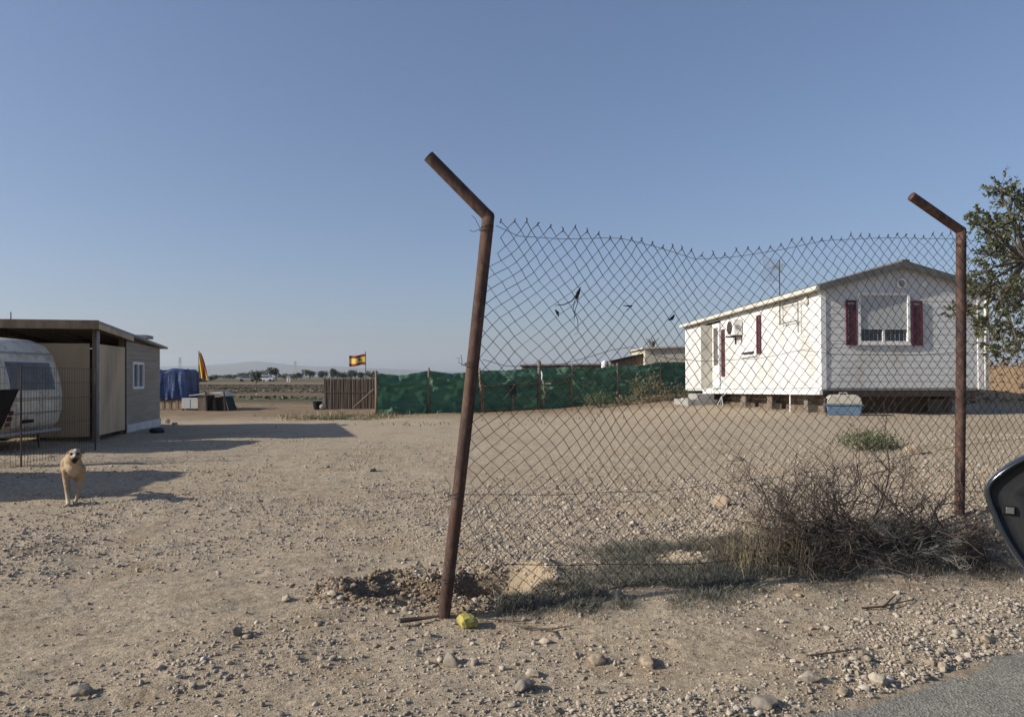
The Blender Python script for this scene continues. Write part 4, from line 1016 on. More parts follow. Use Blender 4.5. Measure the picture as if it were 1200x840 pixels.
# ------------------------------------------------------------------ caravans
def caravan(loc, rot, label, Lc=4.0, Wc=2.0, top=2.06, hidden=False):
    t = thing('caravan', label, 'caravan', loc, (0, 0, rot))
    # profile in x-z; end at x=0 facing +x, extruded along y 0..Wc
    pr = [(-Lc, .34), (-.22, .34), (-.08, .48), (-.01, .72), (0, 1.0), (-.05, 1.30), (-.16, 1.66), (-.32, 1.88), (-.62, 2.0), (-1.2, top), (-Lc + .9, top + .02), (-Lc + .3, 1.9), (-Lc, 1.4)]
    bm = bmesh.new(); a = [bm.verts.new((p_[0], 0, p_[1])) for p_ in pr]; b_ = [bm.verts.new((p_[0], Wc, p_[1])) for p_ in pr]; n = len(pr)
    fa = bm.faces.new(a); fb = bm.faces.new(list(reversed(b_)))
    for i in range(n): bm.faces.new((a[i], b_[i], b_[(i + 1) % n], a[(i + 1) % n]))
    bmesh.ops.recalc_face_normals(bm, faces=bm.faces)
    bmesh.ops.bevel(bm, geom=list(fa.edges) + list(fb.edges), offset=.10, segments=4, affect='EDGES')
    me = bpy.data.meshes.new('body'); bm.to_mesh(me); bm.free(); me.materials.append(M['caravan'])
    for p_ in me.polygons: p_.use_smooth = True
    o = bpy.data.objects.new('body', me); C.objects.link(o); o.parent = t
    def on(z):  # x of the end profile at height z
        return float(np.interp(z, [q[1] for q in pr[1:10]], [q[0] for q in pr[1:10]]))
    def endpatch(y0, y1, z0, z1, th, name, m, par):
        mb = MB(); k = 8; v = []; f = []
        for i in range(k + 1):
            z = z0 + (z1 - z0) * i / k; x = on(z)
            v += [(x + .004, y0, z), (x + .004, y1, z), (x + th, y0 + .01, z), (x + th, y1 - .01, z)]
        for i in range(k):
            a = 4 * i; f += [(a + 2, a + 3, a + 7, a + 6), (a, a + 2, a + 6, a + 4), (a + 1, a + 5, a + 7, a + 3)]
        f += [(0, 1, 3, 2), (4 * k, 4 * k + 2, 4 * k + 3, 4 * k + 1)]
        return mb.add(v, f).build(name, m, par, bevel=0)
    fr = endpatch(.42, 1.72, 1.05, 1.60, .018, 'window', M['slat'], t); endpatch(.46, 1.68, 1.08, 1.57, .026, 'pane', M['greyglass'], fr)
    for z in (1.72, .92, .66): endpatch(.12, Wc - .12, z, z + .03, .016, 'trim_strip', M['grey'], t)
    for z in (.46, .56, .66): 
        for y in (.42,): endpatch(y, y + .11, z, z + .075, .03, 'tail_lamp', M['red'] if z > .5 else M['orange'], t)
    endpatch(.85, 1.15, .50, .56, .02, 'plate_lamp', M['black'], t)
    MB().box(-.12, .02, .15, Wc - .15, .30, .36).build('bumper', M['grey'], t, bevel=.02)
    # long side facing the camera (y=0)
    B(-1.75, -.75, -.014, -.001, 1.05, 1.62).build('window', M['greyglass'], t); B(-2.9, -2.3, -.012, -.001, .42, 1.85).build('door', M['caravan'], t)
    B(-Lc + .2, -.3, -.01, -.001, .92, .96).build('trim_strip', M['grey'], t)
    for y in (.10, Wc - .30): 
        w = MB().tube([(-1.9, y, .31), (-1.9, y + .18, .31)], .31, 24).build('wheel', M['black'], t); MB().tube([(-1.9, y - .012, .31), (-1.9, y + .19, .31)], .17, 20).build('rim', M['grey'], w)
    B(-3.4, -.5, .3, Wc - .3, .24, .338).build('chassis', M['darkmetal'], t)
    for y in (.3, Wc - .3): MB().tube([(-.35, y, .33), (-.30, y, -.05)], .02, 6).build('corner_steady', M['darkmetal'], t)
    return t
caravan((-8.48, 12.05, -.02), 0, 'weathered white caravan parked under the shed edge at far left')
caravan((-7.75, 7.1, -.02), R(3), 'unseen off-white caravan added left of view to cast the shadow behind the dog', 4.2, 2.25, 2.15)  # unseen caravan put in to throw the shadow across the yard

# ------------------------------------------------------------------ wire cage fence at left
CG = thing('wire_panel_fence', 'dark wire panel fence in front of the caravan at the left edge', 'fence', (-7.0, 10.55, 0))
def panel(a, b_, ztop, nm='wire_panel', step=.062, rows=(.06, .55, .95, 1.2), r=.003):
    mb = MB(); a, b_ = Vector(a), Vector(b_); Ln = (b_ - a).length; n = int(Ln / step)
    for i in range(n + 1):
        q = a.lerp(b_, i / n); g = T(q.x - 7.0, q.y + 10.55)
        mb.tube([(q.x, q.y, g), (q.x + random.uniform(-.008, .008), q.y, ztop)], r, 4)
    for z in list(rows) + [ztop]: mb.tube([(a.x, a.y, z), (b_.x, b_.y, z)], r * 1.1, 4)
    mb.build(nm, M['wire'], CG)
panel((-1.6, 0, 0), (0, 0, 0), 1.43, step=.075); panel((0, 0, 0), (-.35, 2.5, 0), 1.43, step=.09)
panel((-1.6, .5, 0), (-.75, .5, 0), 2.08, 'wire_panel', .24, (1.75, 1.95), .003)
for (x, y, zt_) in ((0, 0, 1.46), (-1.6, 0, 1.46), (-.35, 2.5, 1.46), (-.75, .5, 2.12), (-1.6, .5, 2.15)): MB().tube([(x, y, -.05), (x, y, zt_)], .014, 6).build('post', M['darkmetal'], CG)
o = MB().prism([(-.95, 1.10), (-.20, 1.12), (-.42, .62), (-.66, .20), (-.95, .12)], -.03, -.012).build('plastic_sheet', M['sheet']); o.location = (-6.80, 10.52, 0)
tag(o, 'black plastic sheet hung on the wire panel at the left edge', 'sheet')

# ------------------------------------------------------------------ dog
def dog():
    X0, D0 = PX(80, 7.55), 7.55; z0 = T(X0, D0)
    t = thing('dog', 'tan short-haired dog with dark muzzle walking towards the camera over the dirt', 'dog', (X0, D0, z0), (0, 0, R(21)))
    mb = MB()
    def cap(pts, n=12):
        # tapered chain with round joints
        for (p_, r) in pts: mb.ell(p_, (r, r, r), n, 8)
        for (p_, r), (q, r2) in zip(pts[:-1], pts[1:]):
            mb.tube([p_, q], [r, r2], n, True)
    cap([((.032, .11, .37), .080), ((.02, .17, .390), .088), ((-.02, .36, .40), .086), ((-.06, .52, .410), .074), ((-.085, .64, .41), .070)])   # trunk
    cap([((.03, .12, .335), .062), ((.0, .22, .335), .068)])
    cap([((.02, .13, .44), .075), ((.045, .03, .485), .068), ((.065, -.02, .512), .060)])  # neck
    mb.ell((.07, -.04, .525), (.062, .070, .056), 14, 10)           # skull
    mb.ell((.035, -.055, .505), (.028, .03, .028)); mb.ell((.105, -.055, .505), (.028, .03, .028))
    cap([((.074, -.085, .500), .041), ((.078, -.150, .476), .030)])  # muzzle
    cap([((.076, -.08, .478), .026), ((.080, -.135, .455), .018)])
    # front legs: near (walking forward) and the second
    cap([((-.035, .12, .35), .048), ((-.045, .135, .27), .034), ((-.030, .09, .15), .022), ((-.012, .045, .055), .019), ((-.004, .025, .022), .023)])
    mb.ell((-.002, -.002, .018), (.024, .036, .018))
    cap([((.095, .12, .35), .048), ((.100, .14, .27), .034), ((.080, .10, .15), .021), ((.060, .10, .055), .018), ((.052, .085, .024), .022)])
    mb.ell((.050, .055, .018), (.023, .035, .018))
    # hind legs: knee forward, hock back, near vertical shank
    cap([((-.115, .60, .38), .065), ((-.125, .52, .27), .046), ((-.120, .64, .165), .024), ((-.100, .60, .06), .019), ((-.098, .585, .024), .021)])
    mb.ell((-.098, .56, .018), (.022, .034, .018))
    cap([((-.035, .60, .38), .065), ((-.030, .50, .27), .046), ((.000, .56, .165), .024), ((.015, .47, .065), .019), ((.018, .45, .024), .021)])
    mb.ell((.02, .425, .018), (.022, .034, .018))
    cap([((-.09, .70, .42), .022), ((-.11, .78, .36), .018), ((-.12, .82, .27), .012), ((-.12, .83, .20), .007)])   # tail
    m, nt, b = newmat('dog_coat'); b.inputs['Roughness'].default_value = .9; b.inputs['Specular IOR Level'].default_value = .2
    tc = node(nt, 'ShaderNodeTexCoord'); O = tc.outputs['Object']
    nz = node(nt, 'ShaderNodeTexNoise', Scale=22, Detail=6, Roughness=.7); L(nt, O, nz.inputs['Vector'])
    cr = node(nt, 'ShaderNodeValToRGB'); cr.color_ramp.elements[0].position = .3; cr.color_ramp.elements[0].color = (.25, .175, .105, 1); cr.color_ramp.elements[1].position = .7; cr.color_ramp.elements[1].color = (.43, .325, .21, 1)
    bp = node(nt, 'ShaderNodeBump', Strength=.8, Distance=.012); n3 = node(nt, 'ShaderNodeTexNoise', Scale=35, Detail=6, Roughness=.7); L(nt, O, n3.inputs['Vector']); L(nt, n3.outputs['Fac'], bp.inputs['Height']); L(nt, bp.outputs[0], b.inputs['Normal'])
    L(nt, nz.outputs['Fac'], cr.inputs['Fac']); col = cr.outputs[0]
    def patch(col, c, rad, colr, soft=.35):
        mp = node(nt, 'ShaderNodeMapping'); mp.inputs['Location'].default_value = (-c[0] / rad[0], -c[1] / rad[1], -c[2] / rad[2]); mp.inputs['Scale'].default_value = (1 / rad[0], 1 / rad[1], 1 / rad[2])
        L(nt, O, mp.inputs['Vector']); ln = node(nt, 'ShaderNodeVectorMath', operation='LENGTH'); L(nt, mp.outputs[0], ln.inputs[0])
        mr = node(nt, 'ShaderNodeMapRange'); L(nt, ln.outputs['Value'], mr.inputs['Value']); mr.inputs['From Min'].default_value = 1.0 + soft / 2; mr.inputs['From Max'].default_value = 1.0 - soft / 2
        mx = node(nt, 'ShaderNodeMix', data_type='RGBA'); L(nt, mr.outputs[0], mx.inputs['Factor']); L(nt, col, mx.inputs['A']); mx.inputs['B'].default_value = c4(colr); return mx.outputs['Result']
    col = patch(col, (.035, .02, .36), (.055, .09, .13), (.47, .36, .235), .8)     # pale chest
    col = patch(col, (0, .0, .02), (.10, .12, .10), (.52, .43, .31), 1.0)       # pale paws
    col = patch(col, (.072, -.10, .545), (.014, .10, .05), (.70, .64, .54))   # blaze
    col = patch(col, (.078, -.13, .468), (.050, .085, .040), (.035, .026, .02), .6)  # dark muzzle
    for xx in (.042, .104): col = patch(col, (xx, -.10, .532), (.022, .03, .016), (.11, .07, .045), .6)
    L(nt, col, b.inputs['Base Color'])
    bd = mb.build('body', m, t, True, fix=False)
    rm = bd.modifiers.new('remesh', 'REMESH'); rm.mode = 'VOXEL'; rm.voxel_size = .0065; rm.use_smooth_shade = True
    sm = bd.modifiers.new('smooth', 'SMOOTH'); sm.factor = .6; sm.iterations = 7
    em = mat('dog_ear', (.13, .085, .05), (.20, .13, .08), 20, .9)
    for s in (-1, 1):
        cx = .07; e = MB()
        o_ = [(cx + s * .018, -.045, .586), (cx + s * .030, .025, .578), (cx + s * .075, .010, .562), (cx + s * .098, -.045, .520), (cx + s * .060, -.080, .545)]
        i_ = [(p_[0] - s * .006, p_[1], p_[2] - .014) for p_ in o_]
        e.add(o_ + i_, [(0, 1, 2), (0, 2, 4), (2, 3, 4), (5, 7, 6), (5, 9, 7), (7, 9, 8), (0, 5, 6, 1), (1, 6, 7, 2), (2, 7, 8, 3), (3, 8, 9, 4), (4, 9, 5, 0)])
        eo = e.build('ear', em, t, True); su = eo.modifiers.new('sub', 'SUBSURF'); su.levels = 1; su.render_levels = 1
        MB().ell((.07 + s * .030, -.098, .534), (.010, .012, .009)).build('eye', M['black'], t, True)
    MB().ell((.078, -.180, .486), (.016, .011, .013)).build('nose', M['black'], t, True)
    return t
dog()

# ------------------------------------------------------------------ car wing mirror
def mirror():
    d = 1.02; cx, cz = PX(1245, d), PZ(602, d)
    t = thing('car_mirror', 'black wing mirror of a car poking in at the right edge', 'car mirror', (cx, d, cz), (0, 0, R(-35)))
    def q(px, py): return ((PX(px, d) - cx) * .80, PZ(py, d) - cz)
    key = [q(1149, 580), q(1153, 570), q(1166, 558), q(1182, 546), q(1202, 535), q(1235, 524), q(1275, 519), q(1315, 521), q(1340, 532), q(1352, 560), q(1352, 620), q(1345, 660), q(1325, 690), q(1290, 704), q(1255, 705), q(1222, 692), q(1200, 673), q(1182, 651), q(1168, 629), q(1157, 606), q(1151, 592)]
    # smooth the closed outline
    def smooth(pts, it=3):
        for _ in range(it):
            o = []
            for i in range(len(pts)):
                a, b_ = pts[i], pts[(i + 1) % len(pts)]; o += [(a[0] * .75 + b_[0] * .25, a[1] * .75 + b_[1] * .25), (a[0] * .25 + b_[0] * .75, a[1] * .25 + b_[1] * .75)]
            pts = o
        return pts
    ol = smooth(key); n = len(ol); c = (sum(p_[0] for p_ in ol) / n, sum(p_[1] for p_ in ol) / n)
    def ring(k, y): return [(c[0] + (p_[0] - c[0]) * k, y, c[1] + (p_[1] - c[1]) * k) for p_ in ol]
    def inset(dist, y):
        o = []
        for i, p_ in enumerate(ol):
            a, b_ = ol[i - 1], ol[(i + 1) % n]; tx, tz_ = b_[0] - a[0], b_[1] - a[1]; l = math.hypot(tx, tz_) or 1
            o.append((p_[0] - tz_ / l * dist * sg, y, p_[1] + tx / l * dist * sg))
        return o
    area = sum(ol[i][0] * ol[(i + 1) % n][1] - ol[(i + 1) % n][0] * ol[i][1] for i in range(n)); sg = 1 if area > 0 else -1
    def loft(rings, name, m, par, cap=False):
        v = [p_ for r_ in rings for p_ in r_]; f = []
        for k in range(len(rings) - 1):
            for i in range(n): f.append((k * n + i, k * n + (i + 1) % n, (k + 1) * n + (i + 1) % n, (k + 1) * n + i))
        if cap: f.append(tuple((len(rings) - 1) * n + i for i in range(n)))
        return MB().add(v, f).build(name, m, par, True)
    gl = mat('gloss_black_paint', (.018, .022, .026), None, rough=.12, spec=.6); mt = mat('matt_black_plastic', (.012, .013, .014), (.016, .017, .018), 80, .55)
    h = loft([inset(.0065, -.004), inset(.004, -.0075), inset(.0015, -.007), inset(0, -.002), inset(-.002, .008), ring(1.0, .02), ring(.97, .045), ring(.88, .07), ring(.70, .09), ring(.4, .1), ring(.1, .103)], 'housing', gl, t, True)
    loft([inset(.0065, -.004), inset(.0075, .004), inset(.02, .006), inset(.03, .007)], 'inner_surround', mt, t)
    s_ = loft([inset(.050, .006), inset(.052, .014)], 'glass_rim', M['black'], t); 
    me_in = mat('mirror_glass', (.75, .77, .76), None, rough=.03, metal=1)
    loft([inset(.030, .007), inset(.048, .0075), inset(.051, .012)], 'inner_panel', mt, t)
    loft([inset(.0515, .0125), inset(.06, .0126)], 'mirror_glass', me_in, t, True)
    ix, iz = q(1181.5, 603.5); ind = MB().box(ix - .0052, ix + .0052, -.001, .0055, iz - .0045, iz + .0045).build('indicator_lens', mat('grey_lens', (.09, .088, .08), None, rough=.3), t, bevel=.001)
    MB().box(ix - .010, ix + .0065, .002, .0068, iz - .0062, iz + .0062).build('indicator_bezel', M['black'], t, bevel=.001)
    MB().tube([(q(1330, 690)[0], .05, q(1330, 690)[1]), (q(1360, 760)[0], .03, q(1360, 760)[1]), (q(1420, 800)[0], -.02, q(1420, 800)[1])], [.035, .03, .045], 14).build('arm', mt, t, True)
    MB().box(q(1395, 0)[0], q(1480, 0)[0], -.15, .05, q(0, 840)[1], q(0, 760)[1]).build('mounting_base', mt, t, bevel=.02)
mirror()

print('TIME', ' vegetation', time.time() - _t0)
# ------------------------------------------------------------------ vegetation
def leafquads(centers, dirs, L_, W_, rg):
    """vectorised leaf rhombus quads"""
    n = len(centers); d = dirs / np.linalg.norm(dirs, axis=1, keepdims=True); u = rg.normal(size=(n, 3)); s = np.cross(d, u); s /= np.linalg.norm(s, axis=1, keepdims=True) + 1e-9
    l = L_[:, None]; w = W_[:, None]; up = np.cross(s, d)
    a = centers; b = centers + d * l * .45 + s * w * .5 + up * w * .12; c = centers + d * l; e = centers + d * l * .45 - s * w * .5 + up * w * .12
    v = np.stack([a, b, c, e], 1).reshape(-1, 3); f = np.arange(4 * n).reshape(n, 4); return v, f
def carob():
    d = 11.0; tx, ty = PX(1262, d), d; g = T(tx, ty)
    t = thing('carob_tree', 'dark green leafy tree reaching in over the fence at the right edge', 'tree', (tx, ty, g))
    rg = np.random.default_rng(11); q = random.Random(11)
    tr = MB(); tr.tube([(0, 0, -.1), (-.05, 0, .5), (.02, .03, 1.1), (-.04, 0, 1.6)], [.20, .16, .14, .12], 12)
    # clump targets (photo-side outline on the left, free elsewhere)
    tg = [(1172, 221, 24), (1188, 232, 26), (1150, 262, 20), (1168, 262, 24), (1145, 255, 14), (1190, 270, 28), (1160, 300, 24), (1185, 305, 26), (1150, 318, 14), (1152, 335, 18), (1172, 340, 26), (1192, 350, 26), (1165, 372, 22), (1185, 385, 26), (1118, 368, 13), (1130, 362, 12), (1142, 366, 14), (1160, 398, 16), (1175, 410, 18), (1195, 410, 18), (1168, 283, 16), (1135, 258, 10), (1195, 245, 20), (1150, 385, 12), (1160, 412, 11), (1143, 340, 13), (1130, 330, 9)]
    cl = []
    for a, b_, r in tg:
        dd = d + q.uniform(-1.0, .8); cl.append((Vector((PX(a, dd) - tx, dd - ty, PZ(b_, dd) - g)), r / F * dd))
    for _ in range(62):
        an = q.uniform(0, 6.28); rad = q.uniform(.5, 2.0); zz = q.uniform(1.4, 3.25); k = math.sqrt(max(.05, 1 - ((zz - 2.3) / 1.3) ** 2)); p_ = Vector((math.cos(an) * rad * k, math.sin(an) * rad * k, zz))
        if p_.x > -.62: cl.append((p_, q.uniform(.2, .36)))
    top = Vector((-.04, 0, 1.6)); limbs = MB(); mains = []
    for i in range(9):
        an = i * .7; e = Vector((math.cos(an) * 1.1, math.sin(an) * 1.1, 2.3 + .25 * (i % 4))); m_ = top.lerp(e, .5) + Vector((0, 0, .12)); mains.append((m_, e)); limbs.tube([top - Vector((0, 0, .15)), m_, e], [.07, .045, .026], 7)
    C_, D_ = [], []
    for c, r in cl:
        m_, e = min(mains, key=lambda k: (k[1] - c).length); mid = e.lerp(c, .5) + Vector((q.uniform(-.08, .08), q.uniform(-.08, .08), .06)); limbs.tube([e, mid, c], [.022, .014, .007], 5)
        n = int(300 * (r / .28) ** 2) + 30
        ns = max(4, int(n / 13))
        for _ in range(ns):   # twiglets carrying leaves
            dv = Vector((q.gauss(0, 1), q.gauss(0, 1), q.gauss(0, .8))); dv.normalize(); L0 = r * q.uniform(.55, 1.15); a0 = c + dv * r * .1; a1 = c + dv * L0
            limbs.tube([a0, a1], [.004, .002], 3, False)
            for k in range(13):
                s = q.uniform(.35, 1.0); cc = a0.lerp(a1, s); dr = dv + Vector((q.gauss(0, .8), q.gauss(0, .8), q.gauss(0, .6))); C_.append(cc); D_.append(dr)
    C_ = np.array([list(c) for c in C_]); D_ = np.array([list(c) for c in D_]); n = len(C_)
    v, f = leafquads(C_, D_, rg.uniform(.045, .075, n), rg.uniform(.022, .036, n), rg)
    tr.build('trunk', M['bark'], t, True); limbs.build('branches', M['bark'], t, fix=False); npmesh('crown', v, f, M['leaf'], t)
carob()

def shrub(base, height, spread, n0, depth, m, label, seed, thick=.006, lean=(0, 0), name='dry_shrub', cat='shrub', group=None, upk=.3, fork=3, leaf=None):
    q = random.Random(seed); mb = MB(); z = T(base[0], base[1]); tips = []
    def grow(p_, d_, l, r, k):
        pts = [p_]; dd = Vector(d_)
        for _ in range(3):
            dd = (dd + Vector((q.gauss(0, .16), q.gauss(0, .16), q.gauss(0, .12)))).normalized(); pts.append(pts[-1] + dd * l / 3)
            if pts[-1].z < .004: pts[-1].z = .004 + q.uniform(0, .01); dd.z = abs(dd.z)
        mb.tube(pts, [r, r * .85, r * .75, r * .6], 4 if k > 1 else 3, False); tips.append(pts[-1])
        if k <= 0: return
        for _ in range(fork - (q.random() < .35)):
            s = q.choice(pts[1:]); nd = (dd + Vector((q.gauss(0, .62), q.gauss(0, .62), q.gauss(0, .5)))).normalized(); grow(s, nd, l * q.uniform(.55, .85), r * .66, k - 1)
    for _ in range(n0):
        a = q.uniform(0, 6.28); d_ = Vector((math.cos(a) * spread + lean[0], math.sin(a) * spread * .8 + lean[1], 1 * upk + q.uniform(.1, .8))).normalized()
        grow(Vector((q.gauss(0, .03), q.gauss(0, .03), 0)), d_, height * q.uniform(.35, .5), thick, depth)
    o = mb.build(name, m, None, fix=False); o.location = (base[0], base[1], z); return tag(o, label, cat, group)
G0 = 'dead shrubs along the foot of the fence'
shrub((PX(1010, 5.0), 5.0), .95, 1.2, 13, 4, M['twig'], 'largest leafless dark thorny shrub sprawling in front of the right-hand post', 1, .008, (-.6, .1), group=G0, upk=.25)
shrub((PX(930, 5.2), 5.2), .80, 1.2, 9, 4, M['twig'], 'leafless dark shrub at the left side of the thicket against the mesh', 2, .007, (-.45, 0), group=G0)
shrub((PX(960, 4.9), 4.9), .70, 1.1, 10, 4, M['twig'], 'dark spiky shrub in the middle of the thicket', 12, .0075, (-.2, 0), group=G0, upk=.3)
shrub((PX(1085, 5.1), 5.1), .72, 1.0, 11, 4, M['twig'], 'tangled dark shrub at the foot of the upright post', 3, .006, (.1, 0), group=G0)
shrub((PX(1060, 4.75), 4.75), .45, 1.2, 11, 4, M['twigg'], 'bleached grey tangle of twigs in front of the upright post', 4, .005, group=G0, upk=.15)
shrub((PX(905, 5.5), 5.5), .62, .9, 8, 4, M['twig'], 'sparse brown shrub behind the mesh left of the thicket', 5, .005, group=G0)
shrub((PX(1115, 4.95), 4.95), .5, 1.1, 9, 4, M['twig'], 'low dark shrub right of the upright post foot', 6, .005, group=G0, upk=.2)
shrub((PX(975, 4.6), 4.6), .40, 1.4, 9, 4, M['twig'], 'low crawling dead shrub at the front of the thicket', 7, .005, group=G0, upk=.1)
shrub((PX(880, 4.75), 4.75), .42, .8, 9, 2, M['straw'], 'tuft of pale straw-coloured stems left of the thicket', 8, .0035, name='dry_tuft', cat='dry grass', upk=.6)
shrub((PX(905, 4.55), 4.55), .30, .9, 8, 2, M['straw'], 'shorter straw-coloured tuft in front of the pale tall one', 9, .003, name='dry_tuft', cat='dry grass', upk=.5)

def weeds(name, label, dens, n, xr, yr, hl, m, wid, seed, cat='weeds', up=.8, litter=0):
    """many thin blades as one ground cover"""
    rg = np.random.default_rng(seed); P_ = []
    tot = 0
    while tot < n:
        x = rg.uniform(*xr, n * 2); y = rg.uniform(*yr, n * 2); k = rg.uniform(0, 1, n * 2) < dens(x, y); P_.append(np.stack([x[k], y[k]], -1)); tot += k.sum()
    P_ = np.concatenate(P_)[:n]; z = terrain(P_[:, 0], P_[:, 1]); l = rg.uniform(hl[0], hl[1], n) * (1 + .6 * vnoise(P_[:, 0] * 5, P_[:, 1] * 5, 5)); a = rg.uniform(0, 2 * np.pi, n); t1 = rg.uniform(.1, 1.2, n)
    dx = np.cos(a); dy = np.sin(a); w = wid * rg.uniform(.6, 1.3, n)
    base = np.stack([P_[:, 0], P_[:, 1], z - .005 + litter * rg.uniform(0, 1, n)], -1)
    mid = base + np.stack([dx * l * .35 * t1, dy * l * .35 * t1, l * .55 * up], -1); tip = base + np.stack([dx * l * .8 * t1, dy * l * .8 * t1, l * up * (1 - .25 * t1)], -1) + rg.normal(0, .012, (n, 3))
    b2 = rg.uniform(0, np.pi, n); s = np.stack([np.cos(b2) * w, np.sin(b2) * w, rg.normal(0, .3, n) * w], -1)
    v = np.stack([base - s, base + s, mid + s * .8, mid - s * .8, tip + s * .3, tip - s * .3], 1).reshape(-1, 3)
    o = np.arange(n) * 6; f = np.concatenate([np.stack([o, o + 1, o + 2, o + 3], -1), np.stack([o + 3, o + 2, o + 4, o + 5], -1)]); 
    return tag(npmesh(name, v, f, m), label, cat, None, 'stuff')
def mat_weed(x, y):
    # low mat of grey weeds along the foot of the mesh
    g = np.exp(-(((x - .95) / .75) ** 2 + ((y - 4.42 - .12 * (x - .9)) / .30) ** 2)) + .9 * np.exp(-(((x - 1.55) / .75) ** 2 + ((y - 5.1) / .35) ** 2)) + np.exp(-(((x - 2.1) / .7) ** 2 + ((y - 4.85) / .28) ** 2)) + 1.1 * np.exp(-(((x - .40) / .42) ** 2 + ((y - 4.13) / .17) ** 2))
    bank = 1 - np.exp(-(((x - .14) / .24) ** 2 + ((y - 4.65) / .28) ** 2))
    return np.clip(g * bank * (.85 + 2.4 * vnoise(x * 2.6, y * 2.6, 21) + 1.2 * vnoise(x * 8, y * 8, 22)) , 0, 1) ** 1.4
weeds('low_weeds', 'low grey-green dry weeds matted along the foot of the wire fence', mat_weed, 85000, (-.1, 3.6), (3.7, 5.8), (.02, .085), M['weedleaf'], .0014, 1, up=.45, litter=.018)
def thick(x, y): return np.clip(np.exp(-(((x - 2.45) / .75) ** 2 + ((y - 4.95) / .32) ** 2)) * (.8 + 1.5 * vnoise(x * 4, y * 4, 24)), 0, 1)
weeds('twig_litter', 'dead twigs and stalks heaped under the shrubs', thick, 11000, (1.2, 3.9), (4.2, 5.9), (.03, .14), M['twig'], .0017, 2, 'twigs', .5, .06)
def verge(x, y):
    n = road_n(x, y); return np.clip(np.exp(-((n - .55) / .5) ** 2) * ss(.4, 2, x) * (.25 + 1.6 * vnoise(x * 3, y * 3, 25)), 0, 1) * (n > .05)
weeds('twig_litter', 'scattered dry stalks and chaff on the verge between weeds and asphalt', verge, 3500, (.2, 4.2), (2.8, 5.2), (.015, .06), M['twig'], .0016, 3, 'twigs', .12, .004)
def straw(x, y): return np.clip(np.exp(-(((x - 1.6) / .22) ** 2 + ((y - 4.75) / .2) ** 2)), 0, 1)
weeds('dry_grass', 'wispy straw grass between grey weeds and thicket', straw, 700, (1, 2.2), (4.2, 5.3), (.10, .28), M['drygrass'], .0016, 4, 'dry grass', 1)
def back(x, y):
    d_ = 26 + (x + 4.8) / 12 * 3.5; return np.clip(np.exp(-((y - d_ + .8) / .5) ** 2) * (.15 + 1.6 * vnoise(x * .7, y * .7, 27)) * ss(2, 4, x) + .25 * np.exp(-(((x + 5.8) / 1.3) ** 2 + ((y - 24.8) / 1.2) ** 2)) * np.clip(.3 + 2 * vnoise(x * 1.5, y * 1.5, 29), 0, 1), 0, 1)
weeds('dry_grass', 'dry yellow grass and weeds along the foot of the green netting', back, 7000, (-8, 8), (22, 30), (.06, .24), M['drygrass'], .008, 5, 'dry grass', 1)
def scrubland(x, y):
    return np.clip(np.clip(vnoise(x * .05, y * .35, 33) * 3 + .2, 0, 1) * np.clip(vnoise(x * .3, y * .6, 34) * 3 + .3, 0, 1) * (x < -.12 * y), 0, 1) * (.3 + .7 * np.exp(-((y - 48) / 9) ** 2))
weeds('field_scrub', 'dull green scrub growing in strips across the fields beyond the yard', scrubland, 12000, (-75, -4), (37, 120), (.03, .16), M['farleaf'], .10, 16, 'scrub', .9)
def back2(x, y):
    return np.clip(.006 * np.clip(vnoise(x * .35, y * .35, 30) * 3 + .2, 0, 1) + .8 * np.exp(-(((x + 5.6) / 1.2) ** 2 + ((y - 24.5) / 1.0) ** 2)) * np.clip(vnoise(x * 1.8, y * 1.8, 31) * 3, 0, 1), 0, 1) * (y > 19)
weeds('low_weeds', 'sparse low green weeds dotted over the far dirt', back2, 1300, (-14, 3), (19, 36), (.05, .16), M['olive'], .012, 6, 'weeds', .8)
# sticks
def stick(pts, r, label):
    mb = MB()
    for pl in pts:
        v = []
        for a, b_ in pl: x, y = ray_ground(a, b_); v.append((x, y, T(x, y) + r * 1.5 + random.uniform(0, .012)))
        mb.tube(v, [r] + [r * .8] * (len(v) - 2) + [r * .4], 5)
    return tag(mb.build('stick', M['twig']), label, 'stick', 'dead sticks on the ground')
stick([[(1010, 716), (1035, 714), (1068, 706)], [(1035, 714), (1050, 700)]], .007, 'forked dark stick on the bare verge below the thicket')
stick([[(610, 738), (645, 741), (672, 737)], [(645, 741), (655, 750)]], .006, 'dark forked stick below the low grey weeds')
stick([[(468, 734), (490, 730), (515, 727)]], .014, 'short thick dark branch lying left of the leaning post foot')
stick([[(945, 770), (985, 767), (1010, 762)]], .005, 'thin straight stick above the verge rocks')
stick([[(560, 727), (600, 730), (622, 731)]], .004, 'bleached stalk right of the yellow block')

